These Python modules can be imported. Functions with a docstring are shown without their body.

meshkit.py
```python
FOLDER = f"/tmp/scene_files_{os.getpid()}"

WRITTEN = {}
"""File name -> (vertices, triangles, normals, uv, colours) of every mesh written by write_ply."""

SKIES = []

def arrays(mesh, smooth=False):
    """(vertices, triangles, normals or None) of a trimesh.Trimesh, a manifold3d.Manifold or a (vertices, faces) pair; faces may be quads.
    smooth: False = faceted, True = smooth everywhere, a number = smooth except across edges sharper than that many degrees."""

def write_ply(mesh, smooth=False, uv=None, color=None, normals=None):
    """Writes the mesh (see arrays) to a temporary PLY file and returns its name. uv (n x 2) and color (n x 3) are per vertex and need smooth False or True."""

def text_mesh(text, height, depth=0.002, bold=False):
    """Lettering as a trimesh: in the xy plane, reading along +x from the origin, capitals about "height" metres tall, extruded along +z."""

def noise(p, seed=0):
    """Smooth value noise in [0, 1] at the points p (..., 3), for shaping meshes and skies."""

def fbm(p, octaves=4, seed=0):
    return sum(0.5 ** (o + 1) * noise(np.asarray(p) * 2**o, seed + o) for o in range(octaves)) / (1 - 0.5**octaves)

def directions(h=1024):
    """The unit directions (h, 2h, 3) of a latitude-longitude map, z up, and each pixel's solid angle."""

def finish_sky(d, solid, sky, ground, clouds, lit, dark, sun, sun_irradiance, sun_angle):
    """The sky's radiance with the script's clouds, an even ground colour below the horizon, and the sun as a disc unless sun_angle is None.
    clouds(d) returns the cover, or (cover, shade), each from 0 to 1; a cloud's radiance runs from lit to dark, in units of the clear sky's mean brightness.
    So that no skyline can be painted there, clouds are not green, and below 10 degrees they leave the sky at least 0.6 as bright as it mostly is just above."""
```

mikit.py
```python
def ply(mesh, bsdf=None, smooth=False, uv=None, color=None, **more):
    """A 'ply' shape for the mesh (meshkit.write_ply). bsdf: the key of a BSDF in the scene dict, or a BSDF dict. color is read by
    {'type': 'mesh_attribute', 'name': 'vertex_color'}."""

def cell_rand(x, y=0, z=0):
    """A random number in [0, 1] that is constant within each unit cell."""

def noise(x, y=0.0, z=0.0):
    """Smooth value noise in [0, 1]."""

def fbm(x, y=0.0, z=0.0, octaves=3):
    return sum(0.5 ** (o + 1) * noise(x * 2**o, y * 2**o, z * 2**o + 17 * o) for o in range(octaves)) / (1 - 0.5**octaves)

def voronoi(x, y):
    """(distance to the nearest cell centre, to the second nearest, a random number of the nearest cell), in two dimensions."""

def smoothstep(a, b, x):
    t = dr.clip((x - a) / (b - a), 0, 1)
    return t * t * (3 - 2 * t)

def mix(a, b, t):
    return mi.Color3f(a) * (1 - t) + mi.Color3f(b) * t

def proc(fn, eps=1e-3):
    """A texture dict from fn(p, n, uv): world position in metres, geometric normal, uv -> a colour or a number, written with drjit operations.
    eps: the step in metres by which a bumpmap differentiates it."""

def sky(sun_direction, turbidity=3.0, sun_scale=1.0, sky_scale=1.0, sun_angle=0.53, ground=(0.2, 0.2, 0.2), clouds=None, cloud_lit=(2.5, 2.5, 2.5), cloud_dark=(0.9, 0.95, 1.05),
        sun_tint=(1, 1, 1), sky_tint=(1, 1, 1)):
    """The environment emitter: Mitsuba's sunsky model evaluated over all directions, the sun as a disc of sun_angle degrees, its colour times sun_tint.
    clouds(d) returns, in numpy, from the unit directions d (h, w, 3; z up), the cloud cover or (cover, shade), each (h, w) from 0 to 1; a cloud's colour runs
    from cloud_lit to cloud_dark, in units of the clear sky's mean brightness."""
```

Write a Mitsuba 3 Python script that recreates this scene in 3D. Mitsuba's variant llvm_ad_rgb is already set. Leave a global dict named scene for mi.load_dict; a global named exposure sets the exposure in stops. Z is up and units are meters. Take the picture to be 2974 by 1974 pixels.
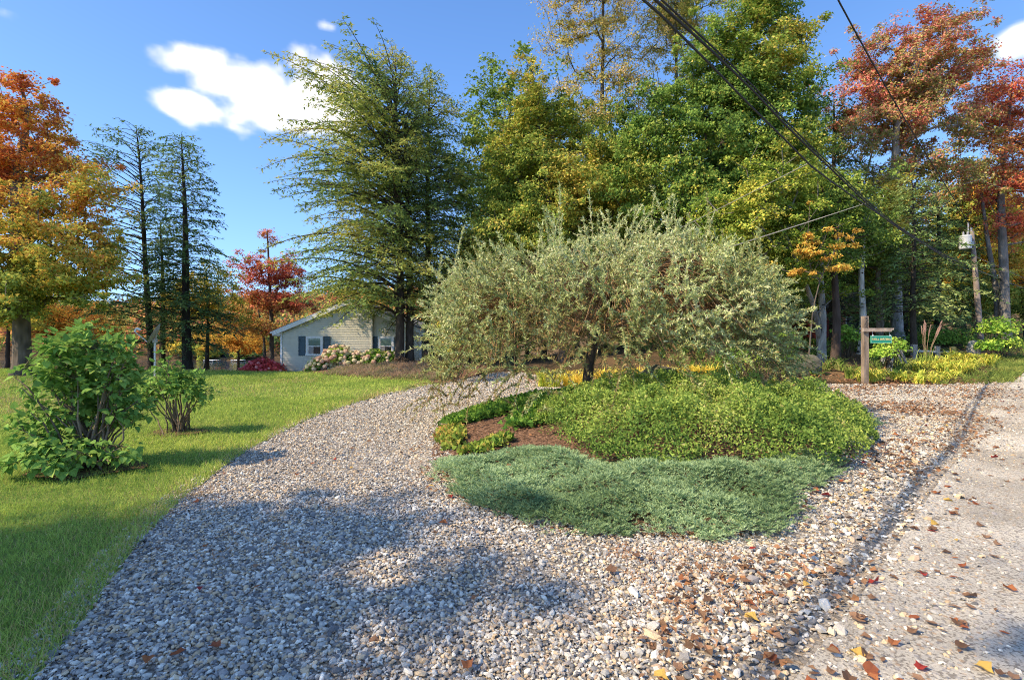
import math, random
import numpy as np, trimesh, shapely
from shapely.geometry import Polygon, Point
from scipy.spatial import Delaunay
import drjit as dr
import mitsuba as mi
import mikit, meshkit

T = mi.ScalarTransform4f
scene, labels = {}, {}
PI = math.pi
EYE = 1.6

# ------------------------------------------------------------------ camera, sky, exposure
scene['camera'] = {'type': 'perspective', 'fov': 90.0, 'fov_axis': 'x', 'near_clip': 0.05, 'far_clip': 3000.0,
                   'to_world': T().look_at(origin=[0, 0, EYE], target=[0, 1, EYE], up=[0, 0, 1])}
SUN_AZ, SUN_EL = math.radians(65.5), math.radians(42)
SUN = (-math.sin(SUN_AZ) * math.cos(SUN_EL), -math.cos(SUN_AZ) * math.cos(SUN_EL), math.sin(SUN_EL))
exposure = 2.1


def ang(px, py):
    a = math.atan2(px - 1487, 1487)
    return a, math.atan2(987 - py, math.hypot(1487, px - 1487))


CLOUDS = [  # azimuth, elevation (from bearings taken on the photograph), half sizes in radians, weight
    (*ang(610, 195), .075, .026, 1.1), (*ang(690, 235), .075, .036, 1.2), (*ang(780, 300), .085, .05, 1.2), (*ang(890, 320), .08, .055, 1.15),
    (*ang(870, 185), .03, .035, .62), (*ang(960, 215), .05, .045, .75), (*ang(1000, 290), .06, .06, 1.0), (*ang(540, 315), .062, .026, 1.1), (*ang(720, 375), .07, .014, .6),
    (*ang(945, 75), .028, .013, .5), (*ang(2965, 110), .032, .03, .8), (*ang(10, 38), .03, .012, .4), (*ang(2190, 10), .05, .02, .6),
    (-2.4, .5, .35, .10, 1.0), (2.2, .4, .3, .09, 1.0), (3.0, .7, .3, .12, .9)]


def clouds(d):
    az = np.arctan2(d[..., 0], d[..., 1])
    el = np.arcsin(np.clip(d[..., 2], -1, 1))
    n = meshkit.fbm(np.stack([az * 16, el * 24, az * 0 + 3.7], -1), 6, 5)
    n2 = meshkit.fbm(np.stack([az * 34, el * 50, az * 0 + 9.1], -1), 5, 8)
    f = np.zeros_like(az)
    for a, e, ra, re, w in CLOUDS:
        da = (az - a + PI) % (2 * PI) - PI
        f = np.maximum(f, w * np.exp(-((da / ra) ** 2 + ((el - e) / re) ** 2) * .8))
    v = f + (n - .5) * 1.15 + (n2 - .5) * .5
    c = np.clip((v - .42) / .5, 0, 1) * np.clip(f / .25, 0, 1)
    c = c * c * (3 - 2 * c)
    return np.clip(c, 0, 1) * .97, np.clip(.25 - (v - .8) * .6, 0, .35)


scene['sky'] = mikit.sky(SUN, turbidity=2.6, ground=(.16, .16, .10), clouds=clouds, cloud_lit=(2.5, 2.42, 2.4), cloud_dark=(1.9, 1.95, 2.1),
                         sky_scale=1.38, sky_tint=(.95, 1.12, 1.40), sun_tint=(1.03, 1.0, .93))

# ------------------------------------------------------------------ helpers
def ss(a, b, x):
    t = np.clip((np.asarray(x, float) - a) / (b - a), 0, 1)
    return t * t * (3 - 2 * t)


def height(x, y):
    """The lie of the land."""
    x, y = np.asarray(x, float), np.asarray(y, float)
    s = (x + y) * .7071
    z = .95 * ss(6, 34, s) * ss(-1, 8, x)
    z = z + .5 * ss(-11, -4.5, x) * ss(19, 24.5, y) * (1 - ss(30, 55, y))
    lake = 1 - ss(-9, 9, x)
    z = z - 4.9 * ss(25.5, 68, y) * lake
    z = z + lake * (2.3 * ss(119, 126, y) + 24 * ss(135, 330, y) + .06 * np.clip(x + 130, -80, 120) * ss(150, 300, y))
    z = z + 16 * ss(48, 150, y) * ss(4, 30, x)
    r2 = ((x - 2.4) / 4.2) ** 2 + ((y - 9.2) / 5.2) ** 2
    z = z + .56 * np.clip(1 - r2, 0, 1) ** 1.5
    far = ss(8, 30, np.hypot(x, y))
    z = z + (meshkit.noise(np.stack([x * .25, y * .25, x * 0], -1), 3) - .5) * (.05 + .16 * far)
    return z


def H(x, y):
    return float(height(x, y))


def at(px, Y):
    """Sideways position of something seen in column px at distance Y."""
    return (px - 1487) / 1487 * Y


def up(py, Y):
    return EYE + (987 - py) / 1487 * Y


LEAFK = 2.25


def cply(mesh, bsdf=None, smooth=False, color=None, mark=0):
    """A mesh whose colours travel in its uv (meshes without attributes render much faster)."""
    if color is None:
        return mikit.ply(mesh, bsdf, smooth=smooth)
    v, f, n = meshkit.arrays(mesh, bool(smooth))
    c = np.asarray(color, float)
    if bsdf == 'leaf_mat':
        c = (c * .92 + .08 * c.mean(-1, keepdims=True)) * LEAFK
    c = np.clip(c, .0004, .9)
    cf = c[f]
    if np.abs(cf - cf[:, :1]).max() > 1e-6:
        c = np.repeat(cf.mean(1), 3, 0)
        v, n = v[f].reshape(-1, 3), (None if n is None else n[f].reshape(-1, 3))
        f = np.arange(len(v)).reshape(-1, 3)
    q = np.sqrt(c)
    uv = np.stack([np.floor(q[:, 0] * 1023) + np.clip(q[:, 1], .004, .996), np.clip(q[:, 2], .004, .996) + mark], 1)
    if n is None:
        v, uv = v[f].reshape(-1, 3), uv[f].reshape(-1, 2)
        f = np.arange(len(v)).reshape(-1, 3)
        n = np.repeat(norm(np.cross(v[1::3] - v[::3], v[2::3] - v[::3])), 3, 0)
    return {'type': 'ply', 'filename': meshkit.write_ply((v, f), False, uv, None, normals=n), 'face_normals': False, 'bsdf': {'type': 'ref', 'id': bsdf}}


class MB:
    """Collects vertices, triangles and vertex colours."""

    def __init__(self):
        self.v, self.f, self.c, self.n = [], [], [], 0

    def add(self, v, f, c):
        v = np.asarray(v, float).reshape(-1, 3)
        f = np.asarray(f, int)
        if f.shape[1] == 4:
            f = np.vstack([f[:, [0, 1, 2]], f[:, [0, 2, 3]]])
        self.v.append(v); self.f.append(f + self.n)
        self.c.append(np.broadcast_to(np.asarray(c, float), v.shape)); self.n += len(v)
        return self

    def mesh(self, m, c, pos=None):
        v = np.array(m.vertices)
        return self.add(v if pos is None else v + np.asarray(pos), m.faces, c)

    def box(self, lo, hi, c):
        lo, hi = np.asarray(lo, float), np.asarray(hi, float)
        m = trimesh.creation.box(hi - lo)
        return self.mesh(m, c, (lo + hi) / 2)

    def tube(self, pts, r, c, sides=8, cap=True):
        v, f = tube(pts, r, sides, cap)
        return self.add(v, f, c)

    def out(self):
        return np.vstack(self.v), np.vstack(self.f), np.vstack(self.c)

    def ply(self, bsdf, smooth=False, mark=0):
        v, f, c = self.out()
        return cply((v, f), bsdf, smooth=smooth, color=c, mark=mark)


def norm(a):
    return a / (np.linalg.norm(a, axis=-1, keepdims=True) + 1e-12)


def tube(pts, r, sides=8, cap=True):
    p = np.asarray(pts, float)
    r = np.broadcast_to(np.asarray(r, float), (len(p),))
    t = norm(np.gradient(p, axis=0))
    ref = np.array([0, 0, 1.0]) if abs(t[:, 2]).mean() < .8 else np.array([1.0, 0, 0])
    a = norm(np.cross(t, ref)); b = np.cross(t, a)
    an = np.arange(sides) * 2 * PI / sides
    v = p[:, None] + r[:, None, None] * (np.cos(an)[None, :, None] * a[:, None] + np.sin(an)[None, :, None] * b[:, None])
    i, j = np.meshgrid(np.arange(len(p) - 1), np.arange(sides), indexing='ij')
    q = np.stack([i * sides + j, i * sides + (j + 1) % sides, (i + 1) * sides + (j + 1) % sides, (i + 1) * sides + j], -1).reshape(-1, 4)
    f = np.vstack([q[:, [0, 1, 2]], q[:, [0, 2, 3]]])
    v = v.reshape(-1, 3)
    if cap:
        k = len(v)
        v = np.vstack([v, p[:1], p[-1:]])
        j = np.arange(sides)
        e = (len(p) - 1) * sides
        f = np.vstack([f, np.stack([j * 0 + k, (j + 1) % sides, j], 1), np.stack([j * 0 + k + 1, e + j, e + (j + 1) % sides], 1)])
    return v, f


def frusta(p0, p1, r0, r1, sides=4):
    """Many separate tapered sticks at once."""
    t = norm(p1 - p0)
    ref = np.where(np.abs(t[:, 2:]) < .85, [[0, 0, 1.0]], [[1.0, 0, 0]])
    a = norm(np.cross(t, ref)); b = np.cross(t, a)
    an = np.arange(sides) * 2 * PI / sides
    ring = np.cos(an)[None, :, None] * a[:, None] + np.sin(an)[None, :, None] * b[:, None]
    v = np.concatenate([p0[:, None] + r0[:, None, None] * ring, p1[:, None] + r1[:, None, None] * ring], 1)
    j = np.arange(sides); k = (j + 1) % sides
    f = np.vstack([np.stack([j, k, sides + k], 1), np.stack([j, sides + k, sides + j], 1)])
    n = len(p0)
    return v.reshape(-1, 3), (f[None] + (np.arange(n) * 2 * sides)[:, None, None]).reshape(-1, 3)


def leaves(pos, axis, nrm, L, W, col, fold=.18, mid=.45):
    """Folded kite-shaped leaves: base, two sides, tip."""
    axis = norm(axis); side = norm(np.cross(axis, nrm)); nn = np.cross(side, axis)
    L, W = np.broadcast_to(L, len(pos))[:, None], np.broadcast_to(W, len(pos))[:, None]
    b = pos; tip = pos + axis * L - nn * L * .08
    m = pos + axis * L * mid + nn * W * fold
    v = np.stack([b, m + side * W * .5, tip, m - side * W * .5], 1).reshape(-1, 3)
    i = np.arange(len(pos)) * 4
    f = np.vstack([np.stack([i, i + 1, i + 2], 1), np.stack([i, i + 2, i + 3], 1)])
    return v, f, np.repeat(col, 4, 0)


def tleaves(pos, axis, nrm, L, W, col):
    """Three-cornered leaves, for plants where a leaf is two or three pixels."""
    axis = norm(axis); side = norm(np.cross(axis, nrm))
    L, W = np.broadcast_to(L, len(pos))[:, None], np.broadcast_to(W, len(pos))[:, None]
    m = pos + axis * L * .12
    v = np.stack([m - side * W * .5, m + side * W * .5, pos + axis * L], 1).reshape(-1, 3)
    i = np.arange(len(pos)) * 3
    return v, np.stack([i, i + 1, i + 2], 1), np.repeat(col, 3, 0)


def blades(pos, axis, side, L, W, col, bend=None):
    """Narrow three-cornered blades, or bent ones of two segments."""
    L, W = np.broadcast_to(L, len(pos))[:, None], np.broadcast_to(W, len(pos))[:, None]
    if bend is None:
        v = np.stack([pos - side * W / 2, pos + side * W / 2, pos + axis * L], 1).reshape(-1, 3)
        i = np.arange(len(pos)) * 3
        return v, np.stack([i, i + 1, i + 2], 1), np.repeat(col, 3, 0)
    m = pos + axis * L * .55
    tip = m + norm(axis + bend) * L * .5
    v = np.stack([pos - side * W / 2, pos + side * W / 2, m + side * W * .4, m - side * W * .4, tip], 1).reshape(-1, 3)
    i = np.arange(len(pos)) * 5
    f = np.vstack([np.stack([i, i + 1, i + 2], 1), np.stack([i, i + 2, i + 3], 1), np.stack([i + 3, i + 2, i + 4], 1)])
    return v, f, np.repeat(col, 5, 0)


def rdir(rng, n):
    return norm(rng.normal(size=(n, 3)))


def grad(stops, v):
    """Colour from a list of colours along v in [0, 1]."""
    s = np.asarray(stops, float)
    x = np.clip(v, 0, 1) * (len(s) - 1)
    i = np.clip(x.astype(int), 0, len(s) - 2)
    t = (x - i)[:, None]
    return s[i] * (1 - t) + s[i + 1] * t


def numbered(name):
    if name not in USED:
        USED[name] = 0
        return name
    USED[name] += 1
    return f'{name}_{USED[name]:03d}'


USED = {}


def thing(name, label, cat, group=None):
    k = numbered(name)
    labels[k] = {'label': label, 'category': cat}
    if group:
        labels[k]['group'] = group
    return k


def part(key, name, shape, **props):
    k = numbered(f'{key}__{name}')
    scene[k] = shape
    if props:
        labels[k] = props
    return k


def struct(name, shape):
    scene[name] = shape
    labels[name] = {'kind': 'structure'}


def stuff(name, label, cat, shape):
    scene[name] = shape
    labels[name] = {'label': label, 'category': cat, 'kind': 'stuff'}


def inside(poly, x, y):
    return shapely.contains_xy(poly, x, y)


def sheet(poly, step, lift, extra=None):
    """A triangulated patch of ground that follows the land."""
    b = poly.bounds
    gx, gy = np.meshgrid(np.arange(b[0], b[2], step), np.arange(b[1], b[3], step))
    g = np.stack([gx.ravel(), gy.ravel()], 1)
    keep = inside(poly.buffer(-step * .4), g[:, 0], g[:, 1])
    rings = [poly.exterior, *poly.interiors]
    edge = np.vstack([np.array([r.interpolate(s).coords[0] for s in np.arange(0, r.length, step * .6)]) for r in rings])
    p = np.vstack([g[keep], edge])
    tri = Delaunay(p).simplices
    c = p[tri].mean(1)
    tri = tri[inside(poly, c[:, 0], c[:, 1])]
    a = p[tri]
    flip = np.cross(a[:, 1] - a[:, 0], a[:, 2] - a[:, 0]) < 0
    tri[flip] = tri[flip][:, ::-1]
    z = height(p[:, 0], p[:, 1]) + lift
    if extra is not None:
        z = z + extra(p[:, 0], p[:, 1])
    return np.column_stack([p, z]), tri


def smooth_poly(pts, n=4):
    p = np.asarray(pts, float)
    for _ in range(n):
        q = np.roll(p, -1, 0)
        p = np.stack([p * .75 + q * .25, p * .25 + q * .75], 1).reshape(-1, 2)
    return Polygon(p).buffer(0)


def scatter(poly, dens, rng, box=None):
    b = box or poly.bounds
    n = rng.poisson((b[2] - b[0]) * (b[3] - b[1]) * dens)
    x, y = rng.uniform(b[0], b[2], n), rng.uniform(b[1], b[3], n)
    k = inside(poly, x, y)
    return x[k], y[k]


def vnoise(p, f, seed=0):
    return meshkit.noise(np.asarray(p) * f, seed)

# ------------------------------------------------------------------ materials
def own_col(p, n, uv):
    i = dr.floor(uv.x)
    return mi.Color3f(dr.square(i / 1023.), dr.square(uv.x - i), dr.square(uv.y - dr.floor(uv.y)))


def bark_col(p, n, uv):
    c = own_col(p, n, uv) * (.62 + .76 * mikit.noise(p.x * 9, p.y * 9, p.z * 3))
    m = dr.floor(uv.y) * .12
    return dr.select(mikit.noise(p.x * 5, p.y * 5, p.z * 11) > 1 - m, mi.Color3f(.045, .04, .036), c)


VC = mikit.proc(own_col)
BC = mikit.proc(bark_col)
scene['leaf_mat'] = {'type': 'principledthin', 'base_color': VC, 'roughness': .5, 'diff_trans': .6, 'eta': 1.33}
scene['matte_mat'] = {'type': 'twosided', 'b': {'type': 'principled', 'base_color': VC, 'roughness': .8, 'specular': .3}}
scene['satin_mat'] = {'type': 'twosided', 'b': {'type': 'principled', 'base_color': VC, 'roughness': .38, 'specular': .5}}
scene['metal_mat'] = {'type': 'twosided', 'b': {'type': 'principled', 'base_color': VC, 'roughness': .4, 'metallic': .7}}


def bark_bump(p, n, uv):
    return .03 * mikit.noise(p.x * 16, p.y * 16, p.z * 4)


scene['bark_mat'] = {'type': 'twosided', 'b': {'type': 'bumpmap', 'arbitrary': mikit.proc(bark_bump, .004), 'scale': 1.0,
                     'bsdf': {'type': 'principled', 'base_color': BC, 'roughness': .9, 'specular': .2}}}


def wood_bump(p, n, uv):
    return .004 * mikit.noise(p.x * 60, p.y * 60, p.z * 6)


scene['wood_mat'] = {'type': 'twosided', 'b': {'type': 'bumpmap', 'arbitrary': mikit.proc(wood_bump, .002), 'scale': 1.0,
                     'bsdf': {'type': 'principled', 'base_color': BC, 'roughness': .85, 'specular': .2}}}


def soil_col(p, n, uv):
    a = mikit.fbm(p.x * .9, p.y * .9, 0., 3)
    b = mikit.noise(p.x * 23, p.y * 23, 0.)
    c = mikit.mix((.055, .042, .026), (.11, .075, .042), mikit.smoothstep(.3, .7, a))
    return mikit.mix(c, (.17, .10, .05), mikit.smoothstep(.62, .9, b) * .7)


scene['soil_mat'] = {'type': 'twosided', 'b': {'type': 'principled', 'base_color': mikit.proc(soil_col), 'roughness': .95, 'specular': .1}}


def lawn_col(p, n, uv):
    a = mikit.fbm(p.x * .5 + 7, p.y * .5, 2., 3)
    b = mikit.noise(p.x * 40, p.y * 40, 0.)
    c = mikit.mix((.10, .155, .032), (.17, .205, .05), a)
    return mikit.mix(c, (.13, .11, .05), mikit.smoothstep(.5, .95, b) * .6)


scene['lawn_mat'] = {'type': 'twosided', 'b': {'type': 'principled', 'base_color': mikit.proc(lawn_col), 'roughness': .95, 'specular': .1}}


def drive_col(p, n, uv):
    d, e, r = mikit.voronoi(p.x * 36, p.y * 36)
    c = mikit.mix((.15, .135, .115), (.44, .40, .33), r)
    c = mikit.mix(c, (.42, .33, .22), mikit.smoothstep(.7, .8, mikit.cell_rand(r * 977)) * .6)
    return c * (.45 + .55 * mikit.smoothstep(.02, .22, e - d))


scene['drive_mat'] = {'type': 'twosided', 'b': {'type': 'principled', 'base_color': mikit.proc(drive_col), 'roughness': .9, 'specular': .2}}


def road_col(p, n, uv):
    a = mikit.fbm(p.x * 1.1, p.y * 1.1, 4., 4)
    f = mikit.noise(p.x * 90, p.y * 90, 0.)
    g = mikit.noise(p.x * 210, p.y * 210, 3.)
    c = mikit.mix((.30, .28, .235), (.47, .445, .38), mikit.smoothstep(.3, .68, a))
    # wheel track: finer and paler along the middle of each lane
    t = (p.x - p.y) * .7071
    w = mikit.noise(t * 2.2, (p.x + p.y) * .12, 1.)
    c = c * (.86 + .28 * w)
    c = mikit.mix(c, (.15, .135, .115), mikit.smoothstep(.56, .8, f) * .75)
    c = mikit.mix(c, (.50, .47, .41), mikit.smoothstep(.35, .12, f) * .5)
    d, e, r = mikit.voronoi(p.x * 30 + 5, p.y * 30)
    peb = mikit.smoothstep(.62, .66, r) * mikit.smoothstep(.05, .16, e - d) * mikit.smoothstep(.45, .25, d)
    pc = mikit.mix((.36, .24, .14), (.22, .22, .23), mikit.smoothstep(.8, .84, r))
    c = mikit.mix(c, pc, peb * .65 * mikit.smoothstep(.62, .35, w))
    return c * (.85 + .3 * g)


def road_bump(p, n, uv):
    return .004 * mikit.noise(p.x * 60, p.y * 60, 0.) + .0025 * mikit.noise(p.x * 150, p.y * 150, 0.)


scene['road_mat'] = {'type': 'twosided', 'b': {'type': 'bumpmap', 'arbitrary': mikit.proc(road_bump, .003), 'scale': 1.0,
                     'bsdf': {'type': 'principled', 'base_color': mikit.proc(road_col), 'roughness': .92, 'specular': .15}}}


def mulch_col(p, n, uv):
    d, e, r = mikit.voronoi(p.x * 38, p.y * 24)
    return mikit.mix((.075, .045, .03), (.25, .15, .10), r) * (.35 + .65 * mikit.smoothstep(.0, .25, e - d))


scene['mulch_mat'] = {'type': 'twosided', 'b': {'type': 'principled', 'base_color': mikit.proc(mulch_col), 'roughness': .95, 'specular': .1}}


def water_bump(p, n, uv):
    return .03 * mikit.fbm(p.x * .9, p.y * 2.2, 0., 3)


scene['water_mat'] = {'type': 'bumpmap', 'arbitrary': mikit.proc(water_bump, .05), 'scale': 1.0,
                      'bsdf': {'type': 'principled', 'base_color': {'type': 'rgb', 'value': [.012, .02, .03]}, 'roughness': .04, 'specular': .6}}
scene['glass_mat'] = {'type': 'thindielectric', 'int_ior': 1.5}


def rock_bump(p, n, uv):
    return .02 * mikit.fbm(p.x * 9, p.y * 9, p.z * 9, 4)


scene['rock_mat'] = {'type': 'twosided', 'b': {'type': 'bumpmap', 'arbitrary': mikit.proc(rock_bump, .004), 'scale': 1.0,
                     'bsdf': {'type': 'principled', 'base_color': VC, 'roughness': .92, 'specular': .2}}}

# ------------------------------------------------------------------ the ground
DRIVE_LEFT = [(-2.0, .6), (-2.29, 2.41), (-3.02, 3.88), (-3.49, 5.37), (-4.0, 7.6), (-4.17, 10.2), (-3.75, 14.6), (-3.0, 17.6)]
BED = smooth_poly([(-1.45, 9.6), (-1.15, 7.4), (-1.0, 6.2), (-.45, 5.0), (.2, 4.25), (1.1, 4.1), (2.1, 4.1), (2.8, 4.8), (4.1, 6.1), (5.6, 7.9), (7.1, 9.6),
                   (7.0, 11.4), (6.0, 13.2), (4.2, 14.2), (2.2, 13.8), (.4, 12.7), (-.8, 11.3)])
DRIVE = smooth_poly([(-2.0, .2)] + DRIVE_LEFT + [(-1.6, 20.6), (.2, 21.8), (1.6, 19.6), (3.6, 16.6), (6.5, 15.4), (8.4, 14.9), (10.2, 14.3), (12.2, 13.7), (15.0, 14.3),
                     (9.6, 9.0), (6.0, 5.6), (3.6, 3.3), (2.4, 2.1), (1.5, .8), (1.2, .2)])
DRIVE = DRIVE.difference(BED.buffer(-.15))
ROAD = Polygon([(-2.0, -1.5), (.1, .9), (1.1, 2.2), (2.4, 3.4), (4.8, 5.7), (8.4, 9.1), (13, 13.4), (18, 17.6), (30, 27.5), (42, 36), (45, 32), (33, 23), (21, 13.2),
                (11, 4.5), (4, -3), (1, -6), (-4, -5)])
LAWN = Polygon([(-1.9, .2)] + DRIVE_LEFT + [(-3.0, 18.6), (-3.4, 19.9), (-6, 20.8), (-9, 23.0), (-11.5, 25.2), (-20, 27), (-45, 27.5), (-45, -8), (-5, -8)]).buffer(.12)
LAWN = LAWN.difference(DRIVE.buffer(-.1))
HOUSE_BED = smooth_poly([(-2.5, 18.6), (-3.3, 19.6), (-6, 20.6), (-9, 22.8), (-11.6, 25.0), (-11, 27.2), (-4, 27.6), (-1.2, 25), (-1.0, 21.6), (-2, 20)], 2)

gx = np.unique(np.concatenate([np.linspace(-420, -60, 40), np.linspace(-60, -12, 48), np.linspace(-12, 20, 96), np.linspace(20, 60, 40), np.linspace(60, 420, 30)]))
gy = np.unique(np.concatenate([np.linspace(-120, -6, 20), np.linspace(-6, 30, 108), np.linspace(30, 80, 50), np.linspace(80, 150, 50), np.linspace(150, 600, 50)]))
X, Y = np.meshgrid(gx, gy)
Z = height(X, Y) - .05 - .02 * ss(10, 40, np.hypot(X, Y))
ii, jj = np.meshgrid(np.arange(len(gy) - 1), np.arange(len(gx) - 1), indexing='ij')
w_ = len(gx)
q = np.stack([ii * w_ + jj, ii * w_ + jj + 1, (ii + 1) * w_ + jj + 1, (ii + 1) * w_ + jj], -1).reshape(-1, 4)
struct('ground', mikit.ply((np.stack([X, Y, Z], -1).reshape(-1, 3), q), 'soil_mat', smooth=True))
struct('lawn', mikit.ply(sheet(LAWN, .6, .012), 'lawn_mat', smooth=True))
struct('driveway', mikit.ply(sheet(DRIVE, .45, .004), 'drive_mat', smooth=True))
struct('road', mikit.ply(sheet(ROAD, .5, .012), 'road_mat', smooth=True))
struct('planting_bed', mikit.ply(sheet(BED, .35, .010), 'mulch_mat', smooth=True))
struct('flower_bed', mikit.ply(sheet(HOUSE_BED, .5, .018), 'mulch_mat', smooth=True))
WATER_Z = -3.4
struct('lake', cply((np.array([[-420, 40, WATER_Z], [25, 40, WATER_Z], [25, 150, WATER_Z], [-420, 150, WATER_Z]], float), np.array([[0, 1, 2, 3]])), 'water_mat'))

# ------------------------------------------------------------------ trees
def skeleton(nodes, centres, rng, up_cost=.7, path_cost=.12, seg=.7):
    """Joins leaf clusters to a trunk, each to the node that is cheapest to reach. Returns points, parents, number of leaf clusters carried."""
    P = [np.asarray(p, float) for p in nodes]
    par = [-1] + list(range(len(nodes) - 1))
    plen = [0.0]
    for a, b in zip(nodes[:-1], nodes[1:]):
        plen.append(plen[-1] + .3 * float(np.linalg.norm(np.subtract(b, a))))
    cap = len(P) + len(centres) * 8
    A = np.zeros((cap, 3)); pl = np.zeros(cap); n = len(P)
    A[:n] = P; pl[:n] = plen
    parent = np.full(cap, -1); parent[:n] = par
    tips = []
    d0 = np.array([np.min(np.linalg.norm(A[:n] - c, axis=1)) for c in centres])
    for k in np.argsort(d0):
        c = centres[k]
        d = A[:n] - c
        dist = np.linalg.norm(d, axis=1)
        cost = dist + up_cost * np.maximum(0, d[:, 2] + .35 * np.hypot(d[:, 0], d[:, 1])) + path_cost * pl[:n]
        cost[0] += 3
        j = int(np.argmin(cost)); L = dist[j]
        m = max(1, min(7, int(L / seg)))
        prev = j
        for s in range(1, m + 1):
            t = s / m
            q = A[j] * (1 - t) + c * t
            if s < m:
                q = q + rng.normal(size=3) * .06 * L / m + np.array([0, 0, .10 * L * math.sin(PI * t)]) * .6
            A[n] = q; parent[n] = prev; pl[n] = pl[prev] + np.linalg.norm(q - A[prev]); prev = n; n += 1
        tips.append(prev)
    load = np.zeros(n)
    load[tips] += 1
    for i in range(n - 1, 0, -1):
        load[parent[i]] += load[i]
    return A[:n], parent[:n], load


def bark_tube(mb, pts, r, col, rng, sides=12, flare=1.5, marks=0.0):
    p = np.asarray(pts, float)
    t = np.linspace(0, 1, max(10, int(len(p) * 4)))
    u = np.linspace(0, 1, len(p))
    q = np.stack([np.interp(t, u, p[:, k]) for k in range(3)], 1)
    for _ in range(2):
        q[1:-1] = (q[:-2] + 2 * q[1:-1] + q[2:]) / 4
    rr = np.interp(t, u, r)
    hgt = q[:, 2] - q[0, 2]
    rr = rr * (1 + (flare - 1) * np.exp(-hgt / .28))
    v, f = tube(q, rr, sides, True)
    mb.add(v, f, np.asarray(col))


def lobe_points(lobes, n, rng, gap=.42, freq=.55, seed=0, shell=2.0):
    lobes = np.asarray(lobes, float)
    vol = lobes[:, 3] * lobes[:, 4] * lobes[:, 5]
    k = rng.choice(len(lobes), n * 4, p=vol / vol.sum())
    d = rdir(rng, n * 4) * (rng.random(n * 4) ** (1 / (1 + shell)))[:, None]
    d = d * (.62 + .72 * vnoise(d * 1.6 + lobes[k, :3] * .7, 1.0, seed + 2))[:, None]
    p = lobes[k, :3] + d * lobes[k, 3:6] * 1.06
    p = p[.6 * vnoise(p, freq, seed) + .4 * vnoise(p, freq * 2.3, seed + 1) > gap]
    return p[:n]


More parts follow.
